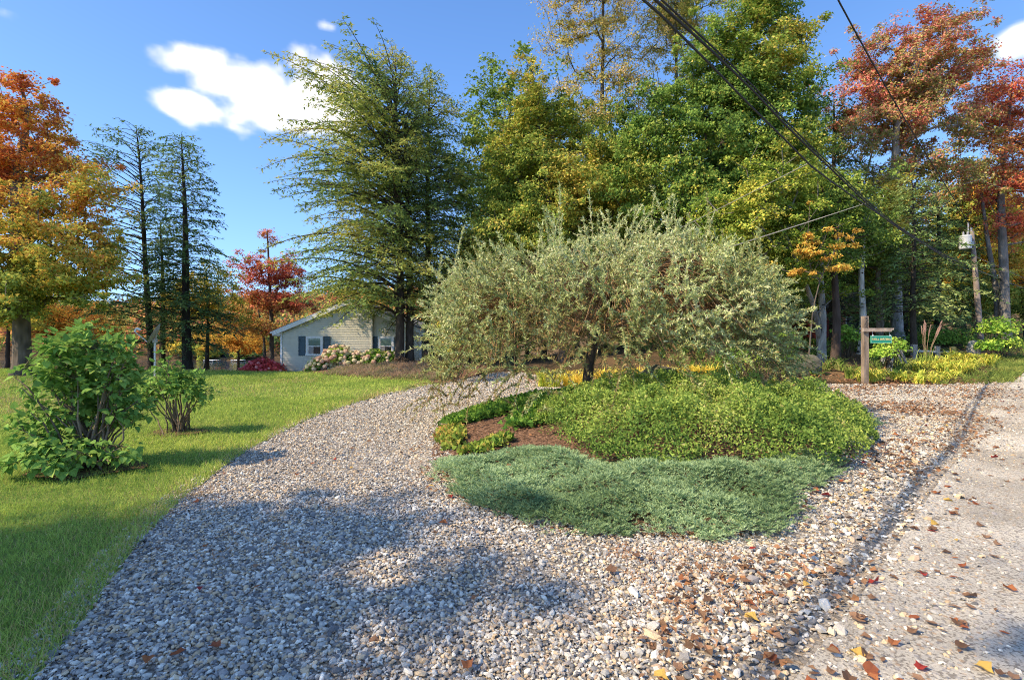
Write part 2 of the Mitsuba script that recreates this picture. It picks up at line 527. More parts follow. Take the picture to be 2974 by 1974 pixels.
def tree(name, label, cat, trunk, lobes, clusters, per, leaf, stops, seed, trunk_r=.2, bark=(.13, .11, .09), cr=.42, gap=.4, group=None, zgrad=0.0, freq=.35,
         jit=.22, marks=0.0, flat=.6, stems=(), top_r=.04, key=None, twig=.010, spread=.9, aspect=.75, droop=.25, shell=1.2, hue=.5):
    rng = np.random.default_rng(seed)
    key = key or thing(name, label, cat, group)
    trunk = np.asarray(trunk, float)
    c = lobe_points(lobes, int(clusters * 1.05), rng, gap + .03, .9, seed, shell)
    per = int(per * 1.75)
    mid0 = np.asarray(lobes, float)[:, :3].mean(0)
    sh = rng.random(len(c)) < .16   # shoots that break the outline
    c[sh] += norm((c[sh] - mid0) * np.array([1, 1, .6]) + np.array([0, 0, 1.1])) * (.2 + 1.0 * rng.random((sh.sum(), 1)))
    nodes = np.stack([np.interp(np.linspace(0, 1, 14), np.linspace(0, 1, len(trunk)), trunk[:, k]) for k in range(3)], 1)
    A, parent, load = skeleton(nodes, c, rng)
    mb = MB()
    bark_tube(mb, trunk, np.linspace(trunk_r, top_r, len(trunk)), bark, rng, marks=marks)
    for s in stems:
        bark_tube(mb, s[0], np.linspace(s[1], s[1] * .35, len(s[0])), bark, rng, sides=8, marks=marks)
    i = np.arange(14, len(A))
    r = twig * np.maximum(load, 1) ** .5
    r = np.minimum(r, trunk_r * .55)
    pr = np.where(parent[i] < 14, r[i] * 1.15, r[parent[i]])
    v, f = frusta(A[parent[i]], A[i], np.minimum(pr, r[i] * 1.5), r[i], 4)
    mb.add(v, f, np.asarray(bark))
    part(key, 'trunk', mb.ply('bark_mat', True, mark=round(marks / .12)))
    n = len(c) * per
    k = np.repeat(np.arange(len(c)), per)
    size = cr * .80 * (.45 + .85 * rng.random(len(c)))[k][:, None]
    off = rdir(rng, n) * (rng.random(n) ** .55)[:, None] * size * np.array([1.6, 1.6, 1.6 * flat])
    pos = c[k] + off
    mid = np.asarray(lobes, float)[:, :3].mean(0)
    outw = norm((pos - mid) * np.array([1, 1, .5]))
    nrm = norm(np.array([0, 0, .75]) + outw * .55 + rng.normal(size=(n, 3)) * spread * .6)
    ax = norm(np.cross(nrm, rdir(rng, n)) + np.array([0, 0, -droop]))
    lo, hi = pos[:, 2].min(), pos[:, 2].max()
    val = (vnoise(c, freq, seed + 3)[k] - .5) * .8 + (vnoise(c, 1.3, seed + 4)[k] - .5) * .5 + hue + rng.normal(size=n) * jit + zgrad * ((pos[:, 2] - lo) / (hi - lo) - .5)
    col = grad(stops, val) * (.72 + .5 * rng.random(n))[:, None] * (.82 + .36 * rng.random(len(c)))[k][:, None]
    L = leaf * .80 * (.65 + .7 * rng.random(n))
    v, f, cc = tleaves(pos, ax, nrm, L, L * aspect, col)
    part(key, 'crown', cply((v, f), 'leaf_mat', color=cc))
    return key


def hemlock(name, label, cat, base, tops, radius, n_branch, stops, seed, trunk_r=.22, low=.15, bark=(.06, .05, .042), card=.17, rise=.25, droop=.35, group=None,
            dense=1.0, asym=None, bare=.25, key=None, width=.42, profile=None, lean=(0, 0), drop_tip=.22):
    """Conifer with flat drooping sprays. tops: list of (x, y, z) leaders."""
    rng = np.random.default_rng(seed)
    key = key or thing(name, label, cat, group)
    mb = MB()
    P, AX, NR, LL = [], [], [], []
    S0, S1, R0, R1 = [], [], [], []
    for (bx, by, tx, ty, tz, tr, frac) in tops:
        bz = H(bx, by) - .1
        h = tz - bz
        u = np.linspace(0, 1, 9)
        tp = np.stack([bx + (tx - bx) * u ** 1.3 + .05 * np.sin(u * 7 + seed), by + (ty - by) * u, bz + h * u], 1)
        bark_tube(mb, tp, tr * (1 - u) ** .8 + .015, bark, rng, sides=10, flare=1.35)
        nb = int(n_branch * frac)
        for b in range(nb):
            t = low + (1 - low) * ((b + rng.random()) / nb) ** .92
            az = b * 2.39996 + rng.normal() * .35
            o = np.array([np.interp(t, u, tp[:, k]) for k in range(3)])
            prof = profile(t) if profile else (1 - ((t - low) / (1 - low)) ** 1.5) ** .8 * (.55 + .45 * min(1, (t - low + .05) / .18))
            L = radius * prof * (.65 + .5 * rng.random())
            if asym:
                L *= 1 + asym[0] * math.cos(az - asym[1])
            L = max(L, .35)
            dirh = np.array([math.cos(az), math.sin(az), 0])
            sidev = np.array([-math.sin(az), math.cos(az), 0])
            ns = max(3, int(L / .28))
            s = np.linspace(0, 1, ns + 1)
            rs = rise * (.45 + .75 * t) + rng.normal() * .16
            br = o + dirh * (s * L * .97)[:, None] + np.array([0, 0, 1]) * (L * (rs * s - droop * s * s))[:, None] + sidev * (.10 * L * rng.normal() * s * s)[:, None]
            rb = (.010 + .0085 * L) * (1 - .85 * s)
            S0.append(br[:-1]); S1.append(br[1:]); R0.append(rb[:-1]); R1.append(rb[1:])
            for m in range(1, ns + 1):
                if s[m] < bare and L > 1:
                    continue
                if rng.random() > .93:
                    continue
                tw = width * L * (1.12 - s[m]) * (.3 + .9 * rng.random()) + .14
                for sg in (-1, 1):
                    if rng.random() < .12:
                        continue
                    dv = norm(dirh * (.75 + .3 * rng.random()) + sidev * sg * (.8 + .3 * rng.random()) + np.array([0, 0, rng.normal() * .26 - drop_tip * .5]))
                    nc = max(3, int(tw / (card * .42) * dense * 1.7))
                    w = (np.arange(nc) + rng.random(nc)) / nc
                    q = br[m] + rng.normal(size=(nc, 3)) * .035 + dv * (w * tw)[:, None] - np.array([0, 0, 1]) * (drop_tip * tw * w * w)[:, None]
                    P.append(q)
                    sd = np.where(rng.random(nc) < .5, 1, -1)[:, None] * np.cross(dv, [0, 0, 1.0])
                    AX.append(dv * .8 + sd * (.2 + .9 * rng.random(nc))[:, None] + rng.normal(size=(nc, 3)) * .38 - np.array([0, 0, .2]))
                    NR.append(np.array([0, 0, 1.0]) + rng.normal(size=(nc, 3)) * .38)
                    if L > 1.2:
                        S0.append(br[m][None]); S1.append((br[m] + dv * tw * .8 - np.array([0, 0, drop_tip * tw * .64]))[None])
                        R0.append(np.array([.008])); R1.append(np.array([.003]))
    v, f = frusta(np.vstack(S0), np.vstack(S1), np.concatenate(R0), np.concatenate(R1), 3)
    mb.add(v, f, np.asarray(bark))
    part(key, 'trunk', mb.ply('bark_mat', True))
    P, AX, NR = np.vstack(P), np.vstack(AX), np.vstack(NR)
    n = len(P)
    val = (vnoise(P, .6, seed) - .5) * 1.5 + .5 + rng.normal(size=n) * .2
    col = grad(stops, val) * (.75 + .5 * rng.random(n))[:, None]
    L = card * (.65 + .7 * rng.random(n))
    v, f, cc = tleaves(P, AX, NR, L, L * .40, col)
    part(key, 'crown', cply((v, f), 'leaf_mat', color=cc))
    return key


# colours (base colours of leaves, linear)
GREEN = [(.055, .095, .02), (.095, .15, .026), (.15, .205, .034), (.23, .24, .04)]
GREENYEL = [(.07, .11, .02), (.115, .17, .028), (.19, .235, .036), (.28, .26, .042), (.38, .27, .05)]
ORANGE = [(.40, .09, .02), (.47, .15, .02), (.52, .23, .025), (.50, .30, .03), (.30, .28, .035), (.13, .17, .025)]
REDS = [(.33, .045, .03), (.45, .075, .05), (.46, .15, .07), (.28, .16, .05), (.14, .16, .035)]
HEM = [(.035, .072, .03), (.066, .118, .042), (.10, .158, .05), (.155, .195, .06)]
HEMOL = [(.07, .115, .034), (.125, .18, .044), (.21, .24, .052), (.31, .29, .062)]
YEL = [(.14, .19, .03), (.28, .26, .034), (.42, .32, .036), (.50, .29, .036)]


def pt(px, py, Y):
    return (at(px, Y), Y, up(py, Y))


def lobe(px, py, Y, rx, rz, ry=None):
    """An ellipsoid of crown: centre seen at (px, py) at distance Y; radii in metres."""
    return (at(px, Y), Y, up(py, Y), rx, ry or rx, rz)


def root(px, Y):
    x = at(px, Y)
    return (x, Y, H(x, Y) - .1)


# --- left: orange sugar maple
Yd = 22.0
tree('maple_tree', 'tall orange and yellow maple with thick trunk at the left end of the lawn', 'tree',
     [root(65, Yd), pt(62, 900, Yd), pt(50, 700, Yd), pt(45, 500, Yd), pt(70, 420, Yd), pt(80, 330, Yd), pt(60, 240, Yd)],
     [lobe(60, 320, 22, 1.5, 1.6), lobe(-20, 420, 22, 2.6, 1.7), lobe(150, 370, 22, 1.1, .6), lobe(130, 470, 22, 2.4, .95), lobe(250, 490, 21.5, 1.0, .7), lobe(-60, 620, 22, 3.0, 2.4),
      lobe(150, 640, 20.8, 2.3, 1.4), lobe(240, 560, 21, 1.4, 1.0), lobe(90, 790, 20.5, 2.9, 1.6), lobe(250, 800, 21.0, 1.5, 1.4), lobe(-80, 820, 21, 3, 1.6),
      lobe(20, 890, 20.5, 1.5, .5), lobe(300, 860, 21.5, 1.0, .8), lobe(280, 740, 21.5, 1.0, .9)],
     1050, 52, .155, [(.13, .17, .03), (.27, .26, .034), (.40, .28, .036), (.43, .21, .034), (.38, .14, .034), (.27, .075, .03)], 11, trunk_r=.34, bark=(.17, .14, .115), top_r=.05,
     zgrad=.95, gap=.40, cr=.38, hue=.46, stems=[([pt(62, 800, Yd), pt(85, 640, Yd), pt(82, 500, Yd), pt(150, 440, Yd)], .16), ([pt(50, 500, Yd), pt(10, 440, Yd), pt(-30, 380, Yd)], .13),
                               ([pt(50, 560, Yd), pt(120, 510, Yd), pt(200, 500, Yd)], .09), ([pt(85, 570, Yd), pt(150, 530, Yd), pt(175, 500, Yd)], .08)])
# --- understory behind the maple, down to the lake
for i, (px, Y, ht, w, st, lab) in enumerate([
        (20, 30, 5.0, 2.6, YEL, 'yellow tree in shade behind the orange maple trunk'),
        (150, 33, 4.6, 2.6, [(.3, .09, .03), (.42, .2, .03), (.25, .2, .03), (.10, .12, .02)], 'low rusty orange tree behind the large lilac bush'),
        (265, 36, 4.4, 1.8, [(.10, .13, .02), (.25, .2, .03), (.4, .2, .03)], 'low yellow-brown tree between the maple and the tall hemlocks'),
        (600, 31, 5.8, 2.3, YEL, 'yellow-green maple with a long side limb beside the lake'),
        (690, 40, 4.2, 2.6, [(.38, .17, .03), (.46, .24, .03), (.3, .22, .03), (.12, .14, .02)], 'low orange tree below the red maple at the lakeside')]):
    x = at(px, Y); z0 = H(x, Y)
    tree('lakeside_tree', lab, 'tree', [(x, Y, z0 - .1), (x + .1, Y, z0 + ht * .5), (x, Y, z0 + ht)],
         [(x, Y, z0 + ht * .78, w, w, ht * .30), (x + .9, Y - .4, z0 + ht * .62, w * .8, w * .8, ht * .14), (x - 1, Y + .4, z0 + ht * .68, w * .7, w * .7, ht * .16)],
         150, 44, .16, st, 40 + i, trunk_r=.12, bark=(.06, .05, .045), gap=.36)
# --- left hemlocks
hemlock('hemlock_tree', 'tall sparse hemlock with bare ascending limbs behind the satellite dish', 'tree', None,
        [(at(440, 27.5), 27.5, at(395, 27.5), 27.5, up(372, 27.5), .17, 1.0)], 3.4, 165, HEM, 21, low=.10, rise=.55, droop=.28, dense=.8, asym=(.35, PI), bare=.35, card=.19,
        width=.30, bark=(.045, .038, .034), profile=lambda t: np.interp(t, [.1, .3, .6, .85, 1], [.75, .95, .85, .62, .3]))
hemlock('hemlock_tree', 'tall dark hemlock with the thickest trunk right of the satellite dish', 'tree', None,
        [(at(545, 26.5), 26.5, at(528, 26.5), 26.5, up(398, 26.5), .23, 1.0)], 2.8, 200, HEM, 22, low=.10, rise=.35, droop=.42, dense=.95, bare=.22, card=.19,
        bark=(.045, .038, .034), profile=lambda t: np.interp(t, [.1, .3, .6, .85, 1], [1.0, .9, .7, .6, .3]))
hemlock('hemlock_tree', 'slender dark hemlock trunk between the two taller lakeside hemlocks', 'tree', None,
        [(at(474, 30), 30, at(468, 30), 30, up(640, 30), .17, 1.0)], 2.0, 60, HEM, 23, low=.32, rise=.2, droop=.4, dense=.8, card=.19, bark=(.05, .042, .036))
# --- red maple near the lake
Y = 35.0
tree('red_maple_tree', 'small scarlet maple standing left of the house above the lake', 'tree',
     [root(790, Y), pt(788, 920, Y), pt(782, 800, Y), pt(776, 670, Y)],
     [lobe(775, 720, Y, .75, 1.5), lobe(765, 790, Y, 1.9, 1.1), lobe(830, 800, Y, 1.6, 1.1), lobe(770, 870, Y, 2.2, 1.1), lobe(850, 880, Y, 1.6, .9), lobe(735, 940, Y, 2.0, .9), lobe(690, 930, Y, 1.2, .8),
      lobe(790, 950, Y, 1.6, .6)],
     330, 42, .16, [(.24, .05, .035), (.32, .09, .05), (.36, .16, .06), (.32, .22, .05), (.2, .19, .045)], 31, trunk_r=.17, bark=(.11, .1, .09), gap=.40, cr=.42, hue=.35, zgrad=-.5,
     stems=[([root(765, Y), pt(770, 1000, Y), pt(750, 900, Y)], .12)])
# --- centre: the great hemlock pair in front of the house and a third trunk
hemlock('hemlock_tree', 'great olive-green hemlock with twin trunks in front of the house', 'tree', None,
        [(at(1163, 24.2), 24.2, at(1150, 24.2), 24.2, up(168, 24.2), .20, .95), (at(1192, 24.6), 24.6, at(1180, 24.6), 24.4, up(330, 24.6), .19, .45)], 4.4, 270, HEMOL, 24, low=.14, rise=.90, droop=.58,
        dense=1.0, asym=(.38, PI), card=.165, bare=.2, width=.30, bark=(.075, .06, .05), profile=lambda t: np.interp(t, [.15, .22, .4, .68, .8, .9, 1], [.85, .95, 1.0, .98, .74, .46, .10]))
hemlock('hemlock_tree', 'straight hemlock just right of the house corner', 'tree', None,
        [(at(1240, 25.6), 25.6, at(1248, 25.6), 25.6, up(205, 25.6), .16, 1.0)], 2.8, 210, HEMOL, 25, low=.18, rise=.75, droop=.65, dense=.95, asym=(.25, 0), card=.165, bark=(.07, .056, .046),
        profile=lambda t: np.interp(t, [.2, .5, .75, .9, 1], [1.0, 1.0, .7, .42, .1]))
hemlock('hemlock_tree', 'low bushy dark hemlock behind the left side of the willow', 'tree', None,
        [(at(1345, 25), 25, at(1345, 25), 25, up(690, 25), .12, 1.0)], 2.4, 100, HEM, 26, low=.05, rise=.2, droop=.4, card=.19)
# --- right: the high wood edge
Y = 31.0
tree('birch_tree', 'very tall thin-leaved birch with yellow-brown leaves reaching above the frame', 'tree',
     [root(1735, Y), pt(1740, 600, Y), pt(1748, 300, Y), pt(1752, 100, Y), pt(1750, -130, Y)],
     [lobe(1740, -60, Y, 3.0, 3.0), lobe(1690, 60, Y, 2.5, 1.6), lobe(1790, 120, Y, 2.2, 1.8), lobe(1640, 150, Y, 1.5, 1.5), lobe(1730, 230, Y, 2.7, 1.6), lobe(1850, 50, Y, 2.2, 2), lobe(1700, 330, Y, 2.2, 1.5)],
     430, 36, .15, [(.16, .17, .03), (.26, .24, .05), (.36, .28, .08), (.34, .21, .08), (.15, .14, .03)], 51, trunk_r=.2, bark=(.10, .085, .07), gap=.5, cr=.5, top_r=.05, hue=.45)
Y = 33.0
tree('birch_tree', 'tall yellowing birch behind the utility wires at the top of the frame', 'tree',
     [root(1960, Y), pt(1962, 500, Y), pt(1965, 200, Y), pt(1960, -150, Y)],
     [lobe(1960, -80, Y, 2.8, 3.2), lobe(1930, 90, Y, 2.6, 2.2), lobe(2010, 80, Y, 2.2, 2.5), lobe(1920, 260, Y, 2.4, 2.2), lobe(2040, 240, Y, 2, 2)],
     400, 42, .15, [(.08, .12, .02), (.18, .18, .03), (.30, .24, .05), (.36, .22, .06)], 52, trunk_r=.2, bark=(.10, .085, .07), gap=.44, cr=.5, hue=.5)
Y = 24.0
tree('maple_tree', 'bushy green and yellow maple rising right of the great hemlock', 'tree',
     [root(1640, Y), pt(1630, 800, Y), pt(1600, 600, Y), pt(1570, 400, Y), pt(1545, 200, Y)],
     [lobe(1545, 300, Y, .85, 1.9), lobe(1500, 400, Y, .9, 1.7), lobe(1600, 370, Y, 1.0, 1.9), lobe(1450, 490, Y, .9, 1.5), lobe(1550, 480, Y, 1.4, 1.8, 2), lobe(1665, 400, Y, 1.0, 1.9), lobe(1730, 440, Y, 1.1, 1.9), lobe(1420, 570, Y, .9, 1.2),
      lobe(1500, 590, Y, 1.3, 1.5, 2), lobe(1610, 570, Y, 1.5, 1.7, 2.4), lobe(1700, 570, Y, 1.4, 1.6, 2.4), lobe(1460, 700, Y, 1.6, 1.1, 2), lobe(1580, 700, Y, 1.7, 1.2, 2), lobe(1700, 700, Y, 1.8, 1.3), lobe(1800, 560, Y, 1.3, 2.0), lobe(1420, 780, Y, 1.5, 1.0)],
     950, 58, .15, GREENYEL, 53, trunk_r=.22, bark=(.09, .075, .06), gap=.39, cr=.40, jit=.27, hue=.47,
     stems=[([pt(1620, 700, Y), pt(1540, 560, Y), pt(1450, 470, Y)], .10)])
Y = 22.0
tree('maple_tree', 'large dense green maple towering behind the willow and under the wires', 'tree',
     [root(2080, Y), pt(2085, 700, Y), pt(2095, 450, Y), pt(2130, 200, Y), pt(2180, -20, Y)],
     [lobe(2230, 10, Y, 1.0, 1.8), lobe(2160, 60, Y, 1.1, 1.9), lobe(2290, 120, Y, .9, 1.6), lobe(2080, 170, Y, 1.1, 1.9), lobe(2200, 190, Y, 1.5, 1.8), lobe(2010, 280, Y, 1.1, 1.8), lobe(2120, 300, Y, 1.5, 1.7), lobe(2250, 300, Y, 1.4, 1.6),
      lobe(2335, 250, Y, .7, 1.3), lobe(1940, 400, Y, 1.2, 1.7), lobe(2050, 430, Y, 1.6, 1.6), lobe(2170, 440, Y, 1.7, 1.6), lobe(2280, 430, Y, 1.3, 1.4), lobe(1870, 360, Y, 1.0, 1.9), lobe(1850, 520, Y, 1.3, 1.5), lobe(1960, 560, Y, 1.6, 1.4),
      lobe(2090, 590, Y, 1.8, 1.3), lobe(2220, 570, Y, 1.6, 1.3), lobe(2340, 400, Y, .8, 1.2), lobe(2190, -110, Y, 1.6, 1.5)],
     1250, 62, .15, [(.06, .11, .022), (.10, .17, .03), (.16, .225, .036), (.24, .25, .042), (.36, .27, .05)], 54, trunk_r=.24, bark=(.07, .06, .05), gap=.40, cr=.40, hue=.42, zgrad=.35, jit=.24)
Y = 19.0
tree('beech_tree', 'light green beech branching low right of the willow crown', 'tree',
     [root(2385, Y + 2), pt(2370, 900, Y + 1), pt(2290, 700, Y), pt(2220, 560, Y)],
     [lobe(2150, 620, Y, 1.6, .9), lobe(2260, 560, Y, 1.6, 1.0), lobe(2330, 640, Y, 1.3, .9), lobe(2210, 730, Y, 1.7, .9), lobe(2330, 780, Y, 1.2, .7), lobe(2090, 700, Y, 1.2, .8), lobe(2390, 850, Y + 2, 1.3, .5)],
     420, 55, .12, [(.06, .11, .014), (.11, .17, .02), (.19, .23, .03), (.33, .28, .035)], 55, trunk_r=.11, bark=(.24, .22, .19), gap=.38, cr=.33, hue=.45, flat=.45)
Y = 17.5
tree('beech_sapling', 'small beech with golden orange leaves above the dark gap beside the sign', 'tree',
     [root(2345, Y), pt(2360, 900, Y), pt(2385, 800, Y), pt(2420, 740, Y)],
     [lobe(2400, 750, Y, .5, .12), lobe(2450, 715, Y, .42, .10), lobe(2365, 690, Y, .4, .14), lobe(2430, 780, Y, .45, .08), lobe(2345, 735, Y, .5, .2), lobe(2320, 800, Y + .3, .5, .2), lobe(2380, 830, Y + .4, .4, .12), lobe(2475, 690, Y, .2, .06)],
     66, 40, .10, [(.36, .19, .03), (.38, .23, .035), (.33, .27, .04), (.2, .22, .035), (.13, .18, .03)], 56, trunk_r=.03, top_r=.008, bark=(.12, .1, .08), gap=.34, cr=.17, flat=.4, hue=.38)
# dark hemlocks of the wood
hemlock('hemlock_tree', 'dark dense hemlock behind the wires left of the red maple', 'tree', None,
        [(at(2420, 27), 27, at(2420, 27), 27, up(270, 27), .22, 1.0)], 3.1, 190, HEM, 27, low=.08, rise=.2, droop=.45, card=.2, dense=.95, profile=lambda t: .25 + .8 * (1 - t) ** .8)
hemlock('hemlock_tree', 'feathery bright green hemlock leaning its branches toward the utility pole', 'tree', None,
        [(at(2655, 21.5), 21.5, at(2650, 21.5), 21.5, up(520, 21.5), .12, 1.0)], 2.3, 125, [(.06, .105, .036), (.10, .16, .05), (.16, .22, .07), (.22, .26, .08)], 28, low=.24, rise=.30, droop=.42, card=.17,
        dense=1.0, asym=(.15, .0), bare=.3, profile=lambda t: .3 + .9 * (1 - t) ** .8)
hemlock('hemlock_tree', 'dark hemlock between the red maple and the utility pole', 'tree', None,
        [(at(2725, 29), 29, at(2725, 29), 29, up(480, 29), .18, 1.0)], 3.0, 140, HEM, 29, low=.06, rise=.2, droop=.42, card=.2)
Y = 26.0
tree('red_maple_tree', 'tall red and green maple with a pale trunk left of the utility pole', 'tree',
     [root(2606, Y), pt(2602, 800, Y), pt(2600, 500, Y), pt(2602, 360, Y), pt(2640, 200, Y), pt(2700, 40, Y)],
     [lobe(2700, 75, Y, 1.6, .9), lobe(2790, 90, Y, 1.3, .6), lobe(2600, 100, Y, 1.3, 1.0), lobe(2660, 170, Y, 2.4, 1.1), lobe(2810, 165, Y, 1.3, .6), lobe(2530, 190, Y, 1.5, 1.4), lobe(2600, 270, Y, 2.5, 1.2),
      lobe(2730, 250, Y, 1.9, .9), lobe(2480, 290, Y, 1.4, 1.2), lobe(2650, 350, Y, 2.6, 1.2), lobe(2760, 370, Y, 1.8, 1.2), lobe(2540, 400, Y, 1.7, 1.1), lobe(2690, 480, Y, 2.2, 1.2), lobe(2780, 500, Y, 1.3, 1.1), lobe(2590, 520, Y, 1.6, 1.0), lobe(2520, 330, Y, 1.6, 1.0), lobe(2660, 600, Y, 1.5, .9)],
     900, 44, .15, [(.32, .085, .065), (.35, .16, .09), (.28, .20, .08), (.19, .19, .05), (.12, .15, .04), (.26, .25, .06)], 57, trunk_r=.28, bark=(.30, .29, .27), gap=.45, cr=.38, hue=.46, zgrad=-.4, marks=.12, jit=.3, top_r=.05)
Y = 27.0
tree('red_maple_tree', 'thinly leaved scarlet maple at the far right edge', 'tree',
     [root(2920, Y), pt(2915, 760, Y), pt(2905, 560, Y), pt(2920, 420, Y), pt(2940, 250, Y)],
     [lobe(2920, 280, Y, 2.2, 1.3), lobe(2990, 330, Y, 1.8, 1.6), lobe(2860, 360, Y, 1.3, 1.2), lobe(2940, 430, Y, 2, 1.3), lobe(2850, 470, Y, 1.4, 1.2), lobe(2990, 520, Y, 1.6, 1.4), lobe(2910, 560, Y, 1.8, 1.0),
      lobe(2960, 650, Y, 1.8, 1.0)],
     560, 34, .14, [(.28, .045, .035), (.36, .085, .04), (.38, .15, .05), (.36, .24, .05), (.2, .19, .04)], 58, trunk_r=.25, bark=(.2, .19, .175), gap=.46, cr=.42, hue=.4, marks=.15, top_r=.05,
     stems=[([root(2900, Y + .4), pt(2895, 850, Y + .4), pt(2868, 700, Y + .4), pt(2850, 560, Y + .4)], .17)])
Y = 33.0
tree('yellow_tree', 'orange and yellow tree low behind the utility pole', 'tree', [root(2900, Y), pt(2890, 800, Y), pt(2880, 620, Y)],
     [lobe(2890, 650, Y, 2.6, 1.6), lobe(2820, 560, Y, 1.8, 1.4), lobe(2960, 600, Y, 2.4, 2), lobe(2860, 760, Y, 2.2, 1.4), lobe(2970, 780, Y, 2.4, 1.6)], 330, 50, .16,
     [(.45, .13, .03), (.50, .24, .03), (.46, .32, .04), (.2, .22, .03)], 59, trunk_r=.14, bark=(.08, .07, .06), gap=.38)
Y = 25.0
tree('yellow_tree', 'small yellow-leaved tree in front of the pale maple trunk', 'tree', [root(2560, Y), pt(2570, 800, Y), pt(2580, 600, Y)],
     [lobe(2585, 580, Y, 1.2, .8), lobe(2550, 640, Y, 1.0, .7), lobe(2600, 660, Y, .8, .7)], 110, 46, .14, YEL, 60, trunk_r=.07, bark=(.12, .1, .08), gap=.35, cr=.32, hue=.45)

# --- bare lower trunks at the edge of the wood (their crowns lie in the canopy)
for i, (px, Y, r, top, bk, mk, lab) in enumerate([
        (2385, 20.5, .15, 640, (.33, .32, .29), .12, 'pale grey trunk standing in front of the red cabin'),
        (2425, 19.5, .16, 560, (.075, .055, .045), 0, 'dark brown trunk beside the pale trunk in front of the red cabin'),
        (2503, 22.0, .15, 620, (.55, .54, .50), .3, 'white birch trunk with black marks just behind the sign post'),
        (2551, 24.0, .17, 700, (.20, .16, .125), 0, 'brown trunk in shade between the two birch trunks')]):
    x = at(px, Y); zt = up(top, Y)
    tree('woodland_tree', lab, 'tree', [(x, Y, H(x, Y) - .1), (x + .08, Y, 2.4), (x - .05, Y, 4.4), (x + .15, Y, zt)],
         [(x, Y + .6, zt - .4, 1.7, 1.7, 1.1), (x + .8, Y + .8, zt - 1.2, 1.4, 1.4, .7)], 130, 50, .15, GREEN, 70 + i, trunk_r=r, bark=bk, marks=mk, gap=.36, top_r=.08)

# --- the deeper wood: two kinds of tree, copied
rngf = np.random.default_rng(5)
PROTO = []


def proto(kind, seed):
    k = f'proto{len(PROTO)}'
    if kind == 'broad':
        tree('x', '', '', [(0, 0, -.4), (.1, 0, 4), (-.1, .1, 8), (.2, 0, 12.5)],
             [(0, 0, 11, 2.4, 2.4, 2.2), (1.2, .4, 8.6, 2.4, 2.4, 1.8), (-1.4, 0, 8.4, 2.4, 2.4, 1.9), (.3, -.8, 6, 3, 3, 1.7), (-.5, .8, 3.6, 2.6, 2.6, 1.4), (1.3, .2, 4.0, 2.0, 2.0, 1.2)],
             470, 42, .19, [GREENYEL, GREEN][seed % 2], seed, trunk_r=.17, bark=(.08, .07, .06), gap=.36, cr=.5, key=k)
    else:
        hemlock('x', '', '', None, [(0, 0, 0, 0, 12.5, .18, 1.0)], 2.9, 130, HEM, seed, low=.05, rise=.2, droop=.42, card=.24, key=k, dense=.85, profile=lambda t: .2 + .85 * (1 - t) ** .8)
    p = {n: scene.pop(f'{k}__{n}') for n in ('trunk', 'crown')}
    PROTO.append(p)


for kd, sd in (('broad', 100), ('broad', 101), ('hem', 102), ('hem', 103)):
    proto(kd, sd)
HEIGHT0 = H(0, 0)
FOREST = []
for Yr, n, lo, hi in ((31, 7, 1320, 2960), (37, 9, 1300, 3050), (45, 11, 1280, 3080), (54, 11, 1280, 3080), (64, 9, 1700, 3080)):
    for i in range(n):
        FOREST.append((lo + (hi - lo) * (i + .2 + .6 * rngf.random()) / n, Yr + rngf.normal() * 1.4))
for i, (px, Y) in enumerate(FOREST):
    x = at(px, Y)
    conif = rngf.random() < (.35 if px < 2200 else .6)
    which = int(rngf.integers(0, 2))
    p = PROTO[which + (2 if conif else 0)]
    s = (.85 + .35 * rngf.random()) * (1.12 if 1450 < px < 2350 else .88)
    if conif:
        k = thing('forest_conifer', 'dark hemlock standing deep in the wood behind the edge trees', 'tree', 'conifers deep in the wood')
    else:
        k = thing('forest_tree', ['yellow-green', 'plain green'][which] + ' leafy tree standing deep in the wood behind the edge trees', 'tree', ['yellow-green', 'plain green'][which] + ' trees deep in the wood')
    m = T().translate([x, Y, H(x, Y)]).rotate([0, 0, 1], float(rngf.uniform(0, 360))).scale([s, s, s])
    for n_ in ('trunk', 'crown'):
        part(k, n_, {**p[n_], 'to_world': m})

# ------------------------------------------------------------------ the far shore and its hill
rng = np.random.default_rng(77)
v_, f_, c_ = [], [], []
n = 2600
fx, fy = rng.uniform(-330, 10, n * 3), rng.uniform(128, 345, n * 3)
keep = (np.abs(fx / fy + .55) < .55)
fx, fy = fx[keep][:n], fy[keep][:n]
fz = height(fx, fy)
hh = 6.5 + 4 * rng.random(len(fx))
pal = np.array([(.16, .18, .04), (.26, .20, .05), (.36, .17, .05), (.34, .10, .05), (.40, .25, .05), (.08, .11, .035), (.05, .08, .03), (.28, .08, .06)])
kk = (np.abs(vnoise(np.stack([fx, fy, fx * 0], -1), .05, 4) * 9 + rng.normal(size=len(fx)) * 1.6).astype(int)) % 8
per = 34
pos = rng.normal(size=(len(fx), per, 3)) * np.array([1.4, 1.4, 1.0]) * (hh / 8)[:, None, None]
pos += np.stack([fx, fy, fz + hh * .62], -1)[:, None]
pos[..., 2] += (rng.random((len(fx), per)) - .5) * (hh * .62)[:, None]
pos = pos.reshape(-1, 3)
col = pal[np.repeat(kk, per)] * (.6 + .8 * rng.random(len(pos)))[:, None]
nr = norm(np.array([0, -.3, .7]) + rng.normal(size=pos.shape) * .7)
L = 1.25 * (.6 + .8 * rng.random(len(pos)))
v, f, c = leaves(pos, np.cross(nr, rdir(rng, len(pos))), nr, L, L * .8, col)
stuff('far_forest', 'autumn forest covering the hill beyond the lake', 'forest', cply((v, f), 'leaf_mat', color=c))

